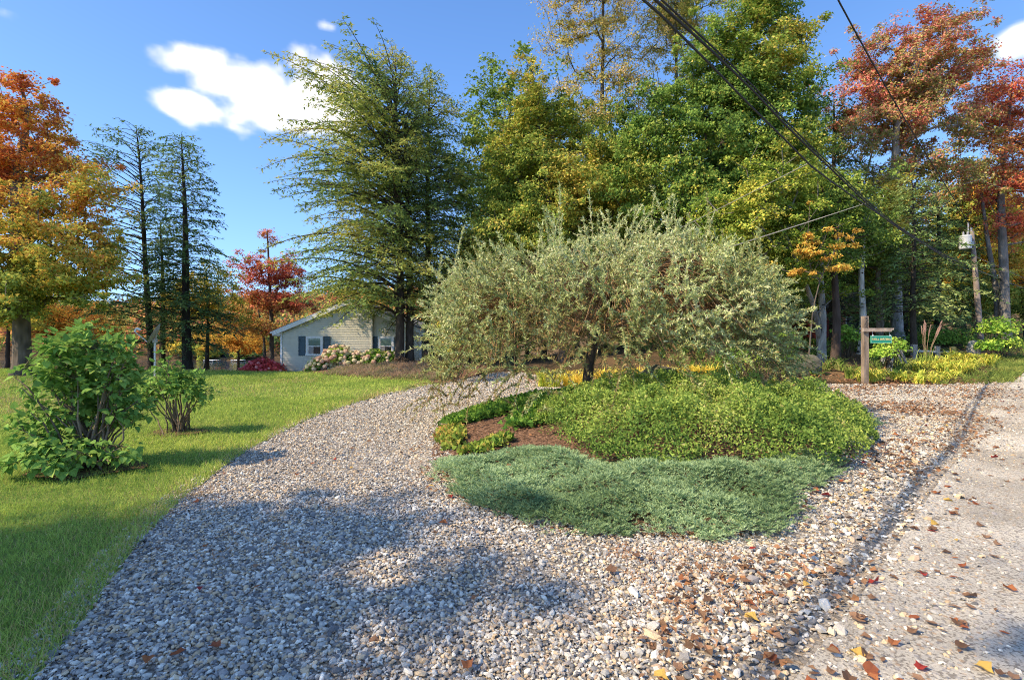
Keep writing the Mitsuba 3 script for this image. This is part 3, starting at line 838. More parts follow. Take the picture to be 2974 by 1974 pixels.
def small_house(name, label, cat, cx, cy, w, d, h, wall, roof, trim=(.7, .7, .68), group=None):
    k = thing(name, label, cat, group)
    z0 = H(cx, cy) - .3
    b = MB(); b.box((cx - w / 2, cy - d / 2, z0), (cx + w / 2, cy + d / 2, z0 + h), wall)
    part(k, 'wall', b.ply('matte_mat'))
    b = MB()
    rh = w * .28
    y0, y1 = cy - d / 2 - .3, cy + d / 2 + .3
    pv = [(cx - w / 2 - .3, y0, z0 + h - .02), (cx + w / 2 + .3, y0, z0 + h - .02), (cx, y0, z0 + h + rh), (cx - w / 2 - .3, y1, z0 + h - .02), (cx + w / 2 + .3, y1, z0 + h - .02), (cx, y1, z0 + h + rh)]
    b.add(pv, [(0, 1, 2), (3, 5, 4), (0, 2, 5), (0, 5, 3), (1, 4, 5), (1, 5, 2), (0, 3, 4), (0, 4, 1)], roof)
    part(k, 'roof', b.ply('matte_mat'))
    return k, z0


Y = 127.0
k, z0 = small_house('boathouse', 'dark blue boathouse on the far shore of the lake', 'boathouse', at(660, Y), Y + 2, 3.6, 4, 3.0, (.03, .035, .055), (.06, .06, .07))
b = MB(); b.box((at(650, Y) - .5, Y - .03, z0 + .5), (at(650, Y) + .5, Y + .02, z0 + 2.3), (.02, .02, .03))
part(k, 'door', b.ply('matte_mat'))
for (pa, pb, lab) in ((612, 640, 'low white dock on the far shore left of the dark boathouse'), (690, 714, 'low white dock on the far shore right of the dark boathouse')):
    k = thing('dock', lab, 'dock')
    xa, xb = at(pa, 121), at(pb, 121)
    b = MB(); b.box((xa, 118, WATER_Z + .25), (xb, 121, WATER_Z + .38), (.75, .74, .7)); part(k, 'deck', b.ply('matte_mat'))
    for xx in (xa + .15, xb - .15):
        b = MB(); b.box((xx - .08, 118.1, WATER_Z - 1.0), (xx + .08, 118.3, WATER_Z + .25), (.3, .28, .25)); part(k, 'post', b.ply('matte_mat'))
for i, (px, Y, w, h, st) in enumerate([(700, 124, 2.2, 2.8, GREENYEL), (735, 125, 2.6, 3.4, HEMOL), (625, 126, 1.4, 2.0, GREENYEL), (600, 124, 2.4, 3.6, YEL), (560, 125, 2.6, 3.6, GREENYEL), (520, 126, 2.6, 4, YEL)]):
    x = at(px, Y); z0 = H(x, Y)
    tree('shore_shrub', ['pale green shrub at the water edge right of the boathouse', 'dark green shrub at the far shore beside the red maple trunk', 'small pointed shrub left of the boathouse', 'yellow bush on the far shore left of the boathouse',
                         'olive bush on the far shore behind the hemlock trunk', 'yellow-green bush on the far shore between the hemlock trunks'][i], 'shrub', [(x, Y, z0 - .2), (x, Y, z0 + h * .8)],
         [(x, Y, z0 + h * .5, w, w, h * .5)], 60, 40, .4, st, 120 + i, trunk_r=.12, gap=.3, cr=.5)

# ------------------------------------------------------------------ the house
HY = 26.6
hx0, hx1, hxm = at(815, HY), at(1222, HY), at(1081, HY)
EAVE, SL = 2.05, .42
hc = (hx0 + hx1) / 2
RIDGE = EAVE + (hx1 - hx0) / 2 * SL
hb = -.7
house = thing('house', 'low cream clapboard house with slate shutters behind the hydrangeas', 'house')
CREAM, WHITE, SLATE = np.array([.56, .54, .44]), (.74, .75, .76), (.085, .125, .155)


def gable_top(x):
    return EAVE + (min(x - hx0, hx1 - x)) * SL


b = MB()
yb = HY + 9
for (xa, xb, yf) in ((hx0, hxm, HY), (hxm, hx1, HY + .18)):
    xs = [xa] + ([hc] if xa < hc < xb else []) + [xb]
    pv = [(xa, yf, hb)] + [(xb, yf, hb)] + [(x, yf, gable_top(x)) for x in xs[::-1]]
    n = len(pv)
    pv2 = [(p[0], yb, p[2]) for p in pv]
    fs = [(0, i, i + 1) for i in range(1, n - 1)] + [(n, n + i + 1, n + i) for i in range(1, n - 1)] + [(i, (i + 1) % n + n, (i + 1) % n) for i in range(n)] + [(i, i + n, (i + 1) % n + n) for i in range(n)]
    b.add(pv + pv2, fs, CREAM * .8)
part(house, 'wall', b.ply('matte_mat'))
ROW = .125
rngh = np.random.default_rng(3)
for (xa, xb, yf) in ((hx0 + .10, hxm - .0, HY), (hxm + .02, hx1 - .10, HY + .18)):
    z = -.35
    while z < RIDGE - .08:
        zt = z + ROW
        def clipx(zz):
            l, r = xa, xb
            if zz > EAVE:
                l = max(l, hx0 + (zz - EAVE) / SL); r = min(r, hx1 - (zz - EAVE) / SL)
            return l, r
        l0, r0 = clipx(z); l1, r1 = clipx(zt)
        if r0 - l0 > .15 and r1 - l1 > .05:
            yb0, yt0, ybk = yf - .026, yf - .006, yf - .002
            pv = [(l0, yb0, z), (r0, yb0, z), (r1, yt0, zt - .001), (l1, yt0, zt - .001), (l0, ybk, z), (r0, ybk, z), (r1, ybk, zt - .001), (l1, ybk, zt - .001)]
            fs = [(0, 1, 2, 3), (0, 4, 5, 1), (0, 3, 7, 4), (1, 5, 6, 2), (3, 2, 6, 7)]
            c = MB().add(pv, fs, CREAM * (.97 + .06 * rngh.random()))
            part(f'{house}__wall', 'clapboard', c.ply('satin_mat'))
        z = zt
# corner boards and trim
for (x, yf) in ((hx0 - .01, HY), (hx1 - .09, HY + .18)):
    b = MB(); b.box((x, yf - .045, hb), (x + .10, yf - .003, EAVE + .02), WHITE); part(house, 'corner_board', b.ply('satin_mat'))
b = MB(); b.box((hxm - .05, HY - .045, hb), (hxm + .015, HY + .17, gable_top(hxm) - .05), (.5, .5, .45)); part(house, 'corner_board', b.ply('satin_mat'))
# roof
b = MB()
OV, FY = .32, HY - .24
for s in (-1, 1):
    xe = hx0 - OV if s < 0 else hx1 + OV
    ze = EAVE - OV * SL
    t = .10
    pv = [(xe, FY, ze + .06), (hc, FY, RIDGE + .06), (hc, yb + .4, RIDGE + .06), (xe, yb + .4, ze + .06), (xe, FY, ze + .06 + t), (hc, FY, RIDGE + .06 + t), (hc, yb + .4, RIDGE + .06 + t), (xe, yb + .4, ze + .06 + t)]
    b.add(pv, [(0, 1, 2, 3), (7, 6, 5, 4), (0, 4, 5, 1), (0, 3, 7, 4), (3, 2, 6, 7)], (.17, .175, .185))
roof = part(house, 'roof', b.ply('matte_mat'))
for s in (-1, 1):  # rake boards and boxed eave ends
    xe = hx0 - OV if s < 0 else hx1 + OV
    ze = EAVE - OV * SL
    b = MB()
    pv = [(xe, FY - .02, ze - .10), (hc, FY - .02, RIDGE - .12), (hc, FY - .02, RIDGE + .12), (xe, FY - .02, ze + .13), (xe, FY + .05, ze - .10), (hc, FY + .05, RIDGE - .12), (hc, FY + .05, RIDGE + .12), (xe, FY + .05, ze + .13)]
    b.add(pv, [(0, 1, 2, 3), (4, 7, 6, 5), (0, 4, 5, 1), (3, 2, 6, 7), (0, 3, 7, 4)], WHITE)
    part(roof, 'rake_board', b.ply('satin_mat'))
    b = MB()
    xi = hx0 + .02 if s < 0 else hx1 - .02
    pv = [(xe, FY + .055, ze - .10), (xi, FY + .055, ze - .10), (xi, FY + .055, EAVE + .05), (xe, FY + .055, ze + .05)]
    pv += [(p[0], yb, p[2]) for p in pv]
    b.add(pv, [(0, 1, 2, 3), (0, 4, 5, 1), (0, 3, 7, 4), (1, 5, 6, 2)], WHITE)
    part(roof, 'boxed_eave', b.ply('satin_mat'))
b = MB(); b.tube([(hx0 - OV - .06, FY, EAVE - OV * SL + .07), (hx0 - OV - .06, yb, EAVE - OV * SL + .05)], .065, (.7, .7, .7)); part(roof, 'gutter', b.ply('satin_mat'))


def window(px0, px1, yf, shut):
    xa, xb = at(px0, HY), at(px1, HY)
    za, zb = up(1031, HY), up(977, HY)
    w = part(house, 'window', MB().box((xa + .05, yf - .040, za + .05), (xb - .05, yf - .033, zb - .05), (.03, .035, .04)).ply('matte_mat'))
    fr = MB()
    t = .09
    for (l, h) in (((xa, yf - .085, za), (xa + t, yf - .03, zb)), ((xb - t, yf - .085, za), (xb, yf - .03, zb)), ((xa + t, yf - .085, zb - t), (xb - t, yf - .03, zb)), ((xa - .03, yf - .11, za - .03), (xb + .03, yf - .03, za + .06))):
        fr.box(l, h, WHITE)
    part(w, 'frame', fr.ply('satin_mat'))
    zm = (za + zb) / 2 - .02
    sa = MB()
    for (l, h) in (((xa + t, yf - .07, zm - .025), (xb - t, yf - .035, zm + .025)), ((xa + t, yf - .07, za + .06), (xa + t + .04, yf - .035, zb - t)), ((xb - t - .04, yf - .07, za + .06), (xb - t, yf - .035, zb - t))):
        sa.box(l, h, (.70, .71, .72))
    part(w, 'sash', sa.ply('satin_mat'))
    part(w, 'blind', MB().box((xa + t, yf - .048, zm + .02), (xb - t, yf - .044, zb - t), (.12, .22, .20)).ply('matte_mat'))
    part(w, 'curtain', MB().box((xa + t + .03, yf - .048, za + .06), ((xa + xb) / 2 - .05, yf - .044, zm), (.30, .31, .33)).ply('matte_mat'))
    for (zl, zh) in ((za + .06, zm), (zm, zb - t)):
        part(w, 'pane', cply((np.array([(xa + t, yf - .055, zl), (xb - t, yf - .055, zl), (xb - t, yf - .055, zh), (xa + t, yf - .055, zh)]), np.array([[0, 1, 2, 3]])), 'glass_mat'))
    for (pa, pb) in shut:
        sx0, sx1 = at(pa, HY), at(pb, HY)
        sh = part(house, 'shutter', MB().box((sx0, yf - .045, za - .02), (sx1, yf - .033, zb + .02), SLATE).ply('matte_mat'))
        ed = MB()
        for (l, h) in (((sx0, yf - .065, za - .02), (sx0 + .04, yf - .045, zb + .02)), ((sx1 - .04, yf - .065, za - .02), (sx1, yf - .045, zb + .02)), ((sx0 + .04, yf - .065, zb - .03), (sx1 - .04, yf - .045, zb + .02)),
                       ((sx0 + .04, yf - .065, za - .02), (sx1 - .04, yf - .045, za + .03))):
            ed.box(l, h, SLATE)
        part(sh, 'shutter_frame', ed.ply('matte_mat'))
        z = za + .05
        while z < zb - .07:
            sl = MB().add([(sx0 + .045, yf - .062, z), (sx1 - .045, yf - .062, z), (sx1 - .045, yf - .046, z + .05), (sx0 + .045, yf - .046, z + .05), (sx0 + .045, yf - .046, z), (sx1 - .045, yf - .046, z)],
                          [(0, 1, 2, 3), (0, 4, 5, 1)], np.array(SLATE) * 1.1)
            part(sh, 'slat', sl.ply('matte_mat'))
            z += .062


window(890, 939, HY, [(868, 888), (941, 960)])
window(1096, 1142, HY + .18, [(1082.5, 1094), (1144, 1156)])
b = MB()
gx0 = at(1035, HY)
b.box((gx0 - .28, HY - .05, 2.85), (gx0 + .28, HY - .03, 3.25), (.66, .66, .62)); part(house, 'gable_vent', b.ply('satin_mat'))

# ------------------------------------------------------------------ hydrangeas and beds by the house
def dome(rng, n, c, r, shell=4):
    d = rdir(rng, n); d[:, 2] = np.abs(d[:, 2])
    return np.asarray(c) + d * (rng.random(n) ** (1 / shell))[:, None] * np.asarray(r), d


def head_mesh(seed):
    m = trimesh.creation.icosphere(2, 1.0)
    v = np.array(m.vertices)
    v *= (.82 + .36 * meshkit.noise(v * 4.5 + 10, seed))[:, None]
    v[:, 2] *= .86
    return v, np.array(m.faces)


def shrub(name, label, cat, lobes, n, leaf, stops, seed, heads=0, head_cols=None, aspect=.62, head_r=(.075, .12), stem=(.10, .075, .05), stalks=26, shell=4, group=None):
    rng = np.random.default_rng(seed)
    key = thing(name, label, cat, group)
    lobes = np.asarray(lobes, float)
    k = rng.choice(len(lobes), n, p=lobes[:, 3] * lobes[:, 4] / (lobes[:, 3] * lobes[:, 4]).sum())
    d = rdir(rng, n); d[:, 2] = np.abs(d[:, 2]) - .15
    pos = lobes[k, :3] + d * (rng.random(n) ** (1 / shell))[:, None] * lobes[k, 3:6] * (.8 + .4 * vnoise(lobes[k, :3] + d * lobes[k, 3:6], 1.8, seed))[:, None]
    nr = norm(d * .7 + np.array([0, 0, .5]) + rng.normal(size=(n, 3)) * .5)
    ax = norm(np.cross(nr, rdir(rng, n)) + d * .3 + np.array([0, 0, -.3]))
    val = (vnoise(pos, 1.2, seed) - .5) * 1.2 + .5 + rng.normal(size=n) * .25
    col = grad(stops, val) * (.75 + .5 * rng.random(n))[:, None]
    L = leaf * (.65 + .7 * rng.random(n))
    v, f, c = leaves(pos, ax, nr, L, L * aspect, col)
    part(key, 'foliage', cply((v, f), 'leaf_mat', color=c))
    b = MB()
    cx, cy = (lobes[:, 0] * lobes[:, 3]).sum() / lobes[:, 3].sum(), lobes[:, 1].mean()
    for _ in range(stalks):
        l = lobes[rng.integers(len(lobes))]
        p0 = np.array([l[0] * .7 + cx * .3 + rng.normal() * .12, l[1] + rng.normal() * .1, H(l[0], l[1]) - .03])
        p1 = l[:3] + np.array([rng.normal() * l[3] * .5, rng.normal() * l[4] * .5, l[5] * .55])
        mid = (p0 + p1) / 2 + rng.normal(size=3) * .05
        b.tube([p0, mid, p1], [.014, .010, .005], stem, 4, False)
    part(key, 'stem', b.ply('bark_mat', True))
    if heads:
        hm = [head_mesh(s) for s in range(5)]
        shapes = [cply(hm[i % 5], 'leaf_mat', color=np.clip(np.asarray(c) * (.8 + .4 * meshkit.noise(hm[i % 5][0] * 7, i))[:, None], 0, 1)) for i, c in enumerate(head_cols)]
        done = []
        tries = 0
        while len(done) < heads and tries < 6000:
            tries += 1
            l = lobes[rng.integers(len(lobes))]
            d = rdir(rng, 1)[0]; d[2] = abs(d[2]) * .9 - .1; d[1] = -abs(d[1])
            p = l[:3] + d * l[3:6] * (.95 + .12 * rng.random())
            if p[2] < H(p[0], p[1]) + .06 or any(np.linalg.norm(p - q) < .13 for q in done):
                continue
            done.append(p)
            r = rng.uniform(*head_r)
            part(key, 'flower_head', {**shapes[rng.integers(len(shapes))], 'to_world': T().translate(p.tolist()).rotate([0, 0, 1], float(rng.uniform(0, 360))).scale([r, r, r])})
    return key


HYD = [(.045, .10, .018), (.08, .16, .025), (.14, .22, .03), (.20, .26, .04)]
HEADS = [(.33, .30, .20), (.36, .31, .22), (.32, .24, .18), (.35, .26, .20), (.30, .19, .14), (.30, .29, .16)]


def gl(px, py, Y, rx, rz, ry=None):
    x = at(px, Y)
    return (x, Y, up(py, Y), rx, ry or rx, rz)


shrub('hydrangea_shrub', 'large hydrangea covered in cream and pink flower heads beneath the left window', 'shrub',
      [gl(985, 1040, 24.6, .75, .75), gl(935, 1060, 24.4, .62, .48), gl(915, 1075, 24.3, .5, .35), gl(1030, 1050, 24.6, .7, .6)], 3600, .12, HYD, 201, heads=105, head_cols=HEADS, stalks=40)
shrub('hydrangea_shrub', 'greener hydrangea with fewer flower heads between the big hydrangea and the twin trunks', 'shrub',
      [gl(1090, 1048, 24.7, .72, .62), gl(1135, 1045, 24.9, .6, .55), gl(1060, 1058, 24.6, .5, .45)], 3400, .12, HYD, 202, heads=42, head_cols=HEADS, stalks=34)
shrub('red_shrub', 'crimson-leaved shrub against the left corner of the house', 'shrub',
      [gl(765, 1070, 26.0, .85, .62), gl(730, 1080, 26.2, .6, .4), gl(800, 1075, 25.8, .5, .5)], 3000, .11, [(.20, .025, .03), (.32, .035, .04), (.42, .06, .06), (.36, .12, .05)], 203, heads=24,
      head_cols=[(.5, .10, .12), (.55, .16, .16), (.42, .07, .09)], head_r=(.06, .09))
shrub('dry_shrub', 'bare brown twiggy shrub at the foot of the twin hemlock trunks', 'shrub',
      [gl(1165, 1055, 23.6, .4, .4)], 260, .07, [(.16, .10, .05), (.25, .15, .08)], 204, stalks=60)


def tufts(name, label, cat, xs, ys, per, L, W, stops, seed, bend=.5, spread=.35, key=None, mat='leaf_mat'):
    """Low plants as many bent blades: one mass."""
    rng = np.random.default_rng(seed)
    n = len(xs) * per
    k = np.repeat(np.arange(len(xs)), per)
    p = np.stack([np.asarray(xs)[k] + rng.normal(size=n) * .06, np.asarray(ys)[k] + rng.normal(size=n) * .06, np.zeros(n)], 1)
    p[:, 2] = height(p[:, 0], p[:, 1]) + .005
    a = norm(np.array([0, 0, 1.0]) + rng.normal(size=(n, 3)) * spread)
    side = norm(np.cross(a, rdir(rng, n)))
    l = L * (.55 + .8 * rng.random(n))
    col = grad(stops, vnoise(p, 1.5, seed) * .7 + rng.random(n) * .5 - .1) * (.75 + .5 * rng.random(n))[:, None]
    out = norm(a * np.array([1, 1, 0]) + 1e-6) * bend
    return blades(p, a, side, l, W, col, bend=out - np.array([0, 0, bend * .6]))


rngb = np.random.default_rng(8)
hx_, hy_ = scatter(Polygon([(-8.0, 21.8), (-3.2, 19.7), (-2.2, 20.6), (-2.0, 22.8), (-4.5, 23.4), (-8, 23.4)]), 34, rngb)
v, f, c = tufts('', '', '', hx_, hy_, 46, .20, .012, [(.12, .09, .05), (.20, .14, .09), (.24, .16, .12), (.12, .15, .05), (.10, .16, .04)], 9, bend=.2, spread=.45)
stuff('heather', 'low mauve-brown heather in the bed between lawn and hemlock trunks', 'ground cover', cply((v, f), 'leaf_mat', color=c))

exec_order = None
# ------------------------------------------------------------------ lawn grass
rng = np.random.default_rng(12)
V, F, C, at0 = [], [], [], 0
for (y0, y1, dens) in ((1.9, 5.0, 4600), (5.0, 8.5, 2000), (8.5, 14, 760), (14, 27, 240)):
    x, y = scatter(LAWN, dens, rng, (-1.06 * y1 - .6, y0, -1.8, y1))
    k = (x > -1.06 * y - .6)
    x, y = x[k], y[k]
    n = len(x)
    p = np.stack([x, y, height(x, y) + .008], 1)
    sc = np.clip(y / 5, .85, 3.4)
    a = norm(np.array([0, 0, 1.0]) + rng.normal(size=(n, 3)) * np.array([.45, .45, .2]))
    side = norm(np.cross(a, rdir(rng, n)))
    edge = shapely.distance(shapely.points(x, y), DRIVE.boundary)
    L = (.042 + .03 * rng.random(n)) * sc ** .45 * (1 + .8 * np.exp(-edge / .18))
    W = .0045 * sc
    g = vnoise(p, .9, 2) * .55 + vnoise(p, 4, 3) * .35 + rng.normal(size=n) * .16
    dry = ss(.55, .8, vnoise(p, .35, 9)) * .5 + .75 * np.exp(-(((x + 12.5) / 3.0) ** 2 + ((y - 13.5) / 1.6) ** 2)) + .35 * np.exp(-((x + 9.0) / 2.5) ** 2 - ((y - 16.5) / 2) ** 2) + .45 * np.exp(-edge / .5) * vnoise(p, 1.3, 6)
    col = grad([(.10, .165, .026), (.165, .23, .038), (.24, .295, .05), (.32, .34, .08)], g)
    dd = (rng.random(n) < dry * .75)
    col[dd] = grad([(.21, .18, .05), (.30, .23, .09), (.33, .26, .13)], rng.random(dd.sum()))
    col *= (.8 + .4 * rng.random(n))[:, None]
    v, f, c = blades(p, a, side, L, W, col, bend=rng.normal(size=(n, 3)) * .45)
    V.append(v); F.append(f + at0); C.append(c); at0 += len(v)
stuff('grass', 'mown green lawn grass left of the gravel drive', 'grass', cply((np.vstack(V), np.vstack(F)), 'leaf_mat', color=np.vstack(C)))

# ------------------------------------------------------------------ gravel
def pebble_variants(kind, k, seed):
    out = []
    for s in range(k):
        r = np.random.default_rng(seed + s)
        if kind == 'ico':
            m = trimesh.creation.icosphere(0, 1.0)
            v, f = np.array(m.vertices), np.array(m.faces)
            f = f[v[f].mean(1)[:, 2] > -.45]
        else:
            v = np.array([[1, 0, 0], [-1, 0, 0], [0, 1, 0], [0, -1, 0], [0, 0, 1], [0, 0, -1.0]])
            f = np.array([[0, 2, 4], [2, 1, 4], [1, 3, 4], [3, 0, 4]])
        v = v * r.uniform(.72, 1.18, (len(v), 1)) * np.array([1.15, .85, .62]) * r.uniform(.85, 1.15, 3)
        out.append((v, f))
    return out


def rot_z_tilt(rng, n, tilt=.45):
    a = rng.uniform(0, 2 * PI, n); ax = rng.normal(size=n) * tilt; ay = rng.normal(size=n) * tilt
    ca, sa, cx, sx, cy, sy = np.cos(a), np.sin(a), np.cos(ax), np.sin(ax), np.cos(ay), np.sin(ay)
    o, i = np.zeros(n), np.ones(n)
    Rz = np.stack([ca, -sa, o, sa, ca, o, o, o, i], -1).reshape(-1, 3, 3)
    Rx = np.stack([i, o, o, o, cx, -sx, o, sx, cx], -1).reshape(-1, 3, 3)
    Ry = np.stack([cy, o, sy, o, i, o, -sy, o, cy], -1).reshape(-1, 3, 3)
    return Rz @ Rx @ Ry


PEBBLE = np.array([(.20, .20, .21), (.33, .33, .33), (.45, .44, .42), (.60, .58, .54), (.46, .36, .25), (.52, .42, .30), (.13, .135, .15), (.38, .29, .22), (.68, .66, .62), (.27, .26, .27)])
PEBBLE = PEBBLE * np.array([1.16, 1.13, 1.04])
PROB = np.array([.13, .17, .18, .12, .11, .09, .06, .04, .05, .05]); PROB = PROB / PROB.sum()


def pebble_cloud(p, size, kind, rng, k=10):
    n = len(p)
    R = rot_z_tilt(rng, n)
    var = pebble_variants(kind, k, 500)
    w = rng.integers(0, k, n)
    col = PEBBLE[rng.choice(len(PEBBLE), n, p=PROB)] * (.8 + .4 * rng.random(n))[:, None]
    V, F, C, a0 = [], [], [], 0
    for i in range(k):
        m = np.where(w == i)[0]
        v, f = var[i]
        q = np.einsum('nij,vj->nvi', R[m], v) * size[m][:, None, None] + p[m][:, None]
        V.append(q.reshape(-1, 3)); F.append((f[None] + (np.arange(len(m)) * len(v))[:, None, None]).reshape(-1, 3) + a0)
        C.append(np.repeat(col[m], len(v), 0)); a0 += len(m) * len(v)
    return np.vstack(V), np.vstack(F), np.vstack(C)


rng = np.random.default_rng(33)
ROADIN = ROAD.buffer(-.25)
V, F, C, a0 = [], [], [], 0
DRV = DRIVE.buffer(.12).difference(ROAD.buffer(-.5))
NEAR = []
for (y0, y1, dens, s0, kind) in ((1.9, 3.4, 4000, .0108, 'ico'), (3.4, 5.2, 3200, .0112, 'ico'), (5.2, 8.0, 2500, .0125, 'oct'), (8.0, 12.5, 1600, .0145, 'oct'), (12.5, 24, 620, .020, 'oct')):
    x, y = scatter(DRV, dens, rng, (-5, y0, 15, y1))
    k = (np.abs(x) < 1.04 * y + .3)
    x, y = x[k], y[k]
    dr_ = shapely.distance(shapely.points(x, y), ROAD)
    keep = rng.random(len(x)) < np.clip(.10 + dr_ / .9, 0, 1) * np.clip(.45 + 1.1 * vnoise(np.stack([x, y, x * 0], -1), .8, 4), 0, 1)
    x, y = x[keep], y[keep]
    size = s0 * np.exp(rng.normal(size=len(x)) * .32)
    z = height(x, y) + size * .25 + rng.random(len(x)) * .012
    p = np.stack([x, y, z], 1)
    if y1 <= 3.4:
        d = np.hypot(x, y) / size
        o = np.argsort(d)[:300]
        NEAR = [(p[i], size[i]) for i in o]
        m = np.ones(len(x), bool); m[o] = False
        p, size = p[m], size[m]
    v, f, c = pebble_cloud(p, size, kind, rng)
    V.append(v); F.append(f + a0); C.append(c); a0 += len(v)
part('driveway', 'gravel', cply((np.vstack(V), np.vstack(F)), 'matte_mat', color=np.vstack(C)), kind='stuff', label='loose grey and tan gravel covering the curved drive')
pv = pebble_variants('ico', 8, 500)
STONES = [cply((v, f), 'matte_mat', color=np.repeat(PEBBLE[[i]], len(v), 0)) for i, (v, f) in enumerate(pv + pv[:2])]
for p, s in NEAR:
    a = float(rng.uniform(0, 360)); s = float(s)
    part('driveway', 'stone', {**STONES[rng.choice(10, p=PROB)], 'to_world': T().translate(p.tolist()).rotate([0, 0, 1], a).rotate([1, 0, 0], float(rng.normal() * 20)).scale([s, s, s])})
# coarser stones along the road edge, pressed into the dirt
sx = rng.uniform(.6, 7.5, 1400)
off = rng.normal(size=1400) * .30 + .42
p = np.stack([sx - off * .35, sx + 1.0 + off * .6, sx * 0], 1)
p = p[~inside(BED.buffer(-.1), p[:, 0], p[:, 1])]
p = p[(p[:, 1] > 2) & (p[:, 0] < p[:, 1] * 1.05)]
size = .017 * np.exp(rng.normal(size=len(p)) * .42)
p[:, 2] = height(p[:, 0], p[:, 1]) + size * .15 + .012
px_, py_ = scatter(ROAD, 190, rng, (.3, 2.0, 9, 9))
kp = (px_ < py_ * 1.03) & (rng.random(len(px_)) < np.clip(1.25 - .45 * np.abs(py_ - px_ - .9) - .5 * vnoise(np.stack([px_, py_, px_ * 0], -1), 1.2, 6), .06, 1))
px_, py_ = px_[kp], py_[kp]
sz_ = .0085 * np.exp(rng.normal(size=len(px_)) * .4)
p = np.vstack([p, np.stack([px_, py_, height(px_, py_) + .012 + sz_ * .05], 1)])
size = np.concatenate([size, sz_])
v, f, c = pebble_cloud(p, size, 'ico', rng)
part('road', 'stone', cply((v, f), 'matte_mat', color=np.clip(c * 1.1, 0, 1)), kind='stuff', label='larger tan and white stones along the edge of the road')

# ------------------------------------------------------------------ fallen leaves
def leaf_mesh(seed, maple=False):
    r = np.random.default_rng(seed)
    n = 10
    a = np.linspace(0, 2 * PI, n, endpoint=False)
    rad = (1 + (.13 * np.cos(5 * a) if maple else -.25 * np.abs(np.sin(a)) ** .5)) * r.uniform(.85, 1.1, n)
    ring = np.stack([np.cos(a) * rad * .5, np.sin(a) * rad * (.45 if maple else .30), np.zeros(n)], 1)
    curl = r.uniform(.15, .6)
    ring[:, 2] = curl * ring[:, 1] ** 2 * 3 + r.uniform(-.2, .4) * ring[:, 0] ** 2 + r.normal(size=n) * .015
    v = np.vstack([[[0, 0, 0]], ring, [[-.5, 0, .02], [-.78, .015, .03], [-.78, -.005, .03]]])
    f = [(0, 1 + i, 1 + (i + 1) % n) for i in range(n)] + [(n + 1, n + 2, n + 3)]
    return v, np.array(f)


LEAFCOL = {'brown': [(.13, .075, .045), (.095, .055, .035), (.17, .10, .06)], 'rust': [(.20, .075, .03), (.17, .055, .025)], 'crimson': [(.19, .025, .02)], 'yellow': [(.30, .20, .045)]}
LEAFPLY = {c: [cply(leaf_mesh(s * 7 + i, s % 2 == 0), 'leaf_mat', color=np.repeat([col], 14, 0)) for i, col in enumerate(cols) for s in range(3)] for c, cols in LEAFCOL.items()}
rng = np.random.default_rng(91)


def fallen(x, y, c, where, lift, s=None):
    k = thing('fallen_leaf', f'{c} fallen leaf lying on {where}', 'leaf', f'{c} leaves on {where}')
    s = s or float(rng.uniform(.038, .078))
    scene[k] = {**LEAFPLY[c][rng.integers(len(LEAFPLY[c]))], 'to_world': T().translate([x, y, H(x, y) + lift]).rotate([0, 0, 1], float(rng.uniform(0, 360))).rotate([1, 0, 0], float(rng.normal() * 14)).scale([s, s, s])}


def leafcol():
    return ['brown', 'rust', 'brown', 'crimson', 'yellow'][rng.choice(5, p=[.48, .24, .16, .05, .07])]


cnt = 0
while cnt < 110:
    y = 2.3 + 12 * rng.random() ** 1.7
    x = y * rng.uniform(.35, 1.0)
    if inside(ROAD, x, y) and rng.random() < (1.0 if abs(x - y + 1.0) < .8 else .45):
        fallen(x, y, leafcol(), 'the grey road', .024); cnt += 1
cnt = 0
while cnt < 120:
    t = rng.uniform(1.0, 8.0)
    x, y = t + rng.normal() * .25 - .35, t + 1.1 + abs(rng.normal()) * .45
    if not inside(BED.buffer(-.05), x, y) and y > 2.1 and x < y:
        fallen(x, y, leafcol(), 'the stony road edge', .035); cnt += 1
cnt = 0
while cnt < 45:
    y = 2.4 + 6 * rng.random() ** 1.5; x = rng.uniform(-3.5, 1.5)
    if inside(DRIVE, x, y) and not inside(ROAD, x, y):
        fallen(x, y, leafcol(), 'the gravel drive', .035); cnt += 1
cnt = 0
while cnt < 24:
    x, y = rng.uniform(-.4, 3.4), rng.uniform(4.3, 6.4)
    if inside(BED, x, y):
        fallen(x, y, ['brown', 'rust'][rng.integers(2)], 'the juniper mat', .13, .055); cnt += 1


def litter(poly, dens, seed, s0, lift=.03):
    r = np.random.default_rng(seed)
    x, y = scatter(poly, dens, r)
    k = r.random(len(x)) < np.clip(vnoise(np.stack([x, y, x * 0], -1), 1.1, 14) * 2.6 - .75, .03, 1)
    x, y = x[k], y[k]
    n = len(x)
    p = np.stack([x, y, height(x, y) + lift + r.random(n) * .02], 1)
    nr = norm(np.array([0, 0, 1.0]) + r.normal(size=(n, 3)) * .35)
    col = grad([(.09, .055, .032), (.14, .08, .045), (.20, .095, .04), (.24, .14, .08)], r.random(n))
    L = s0 * (.6 + .7 * r.random(n))
    return leaves(p, np.cross(nr, rdir(r, n)), nr, L, L * .7, col)


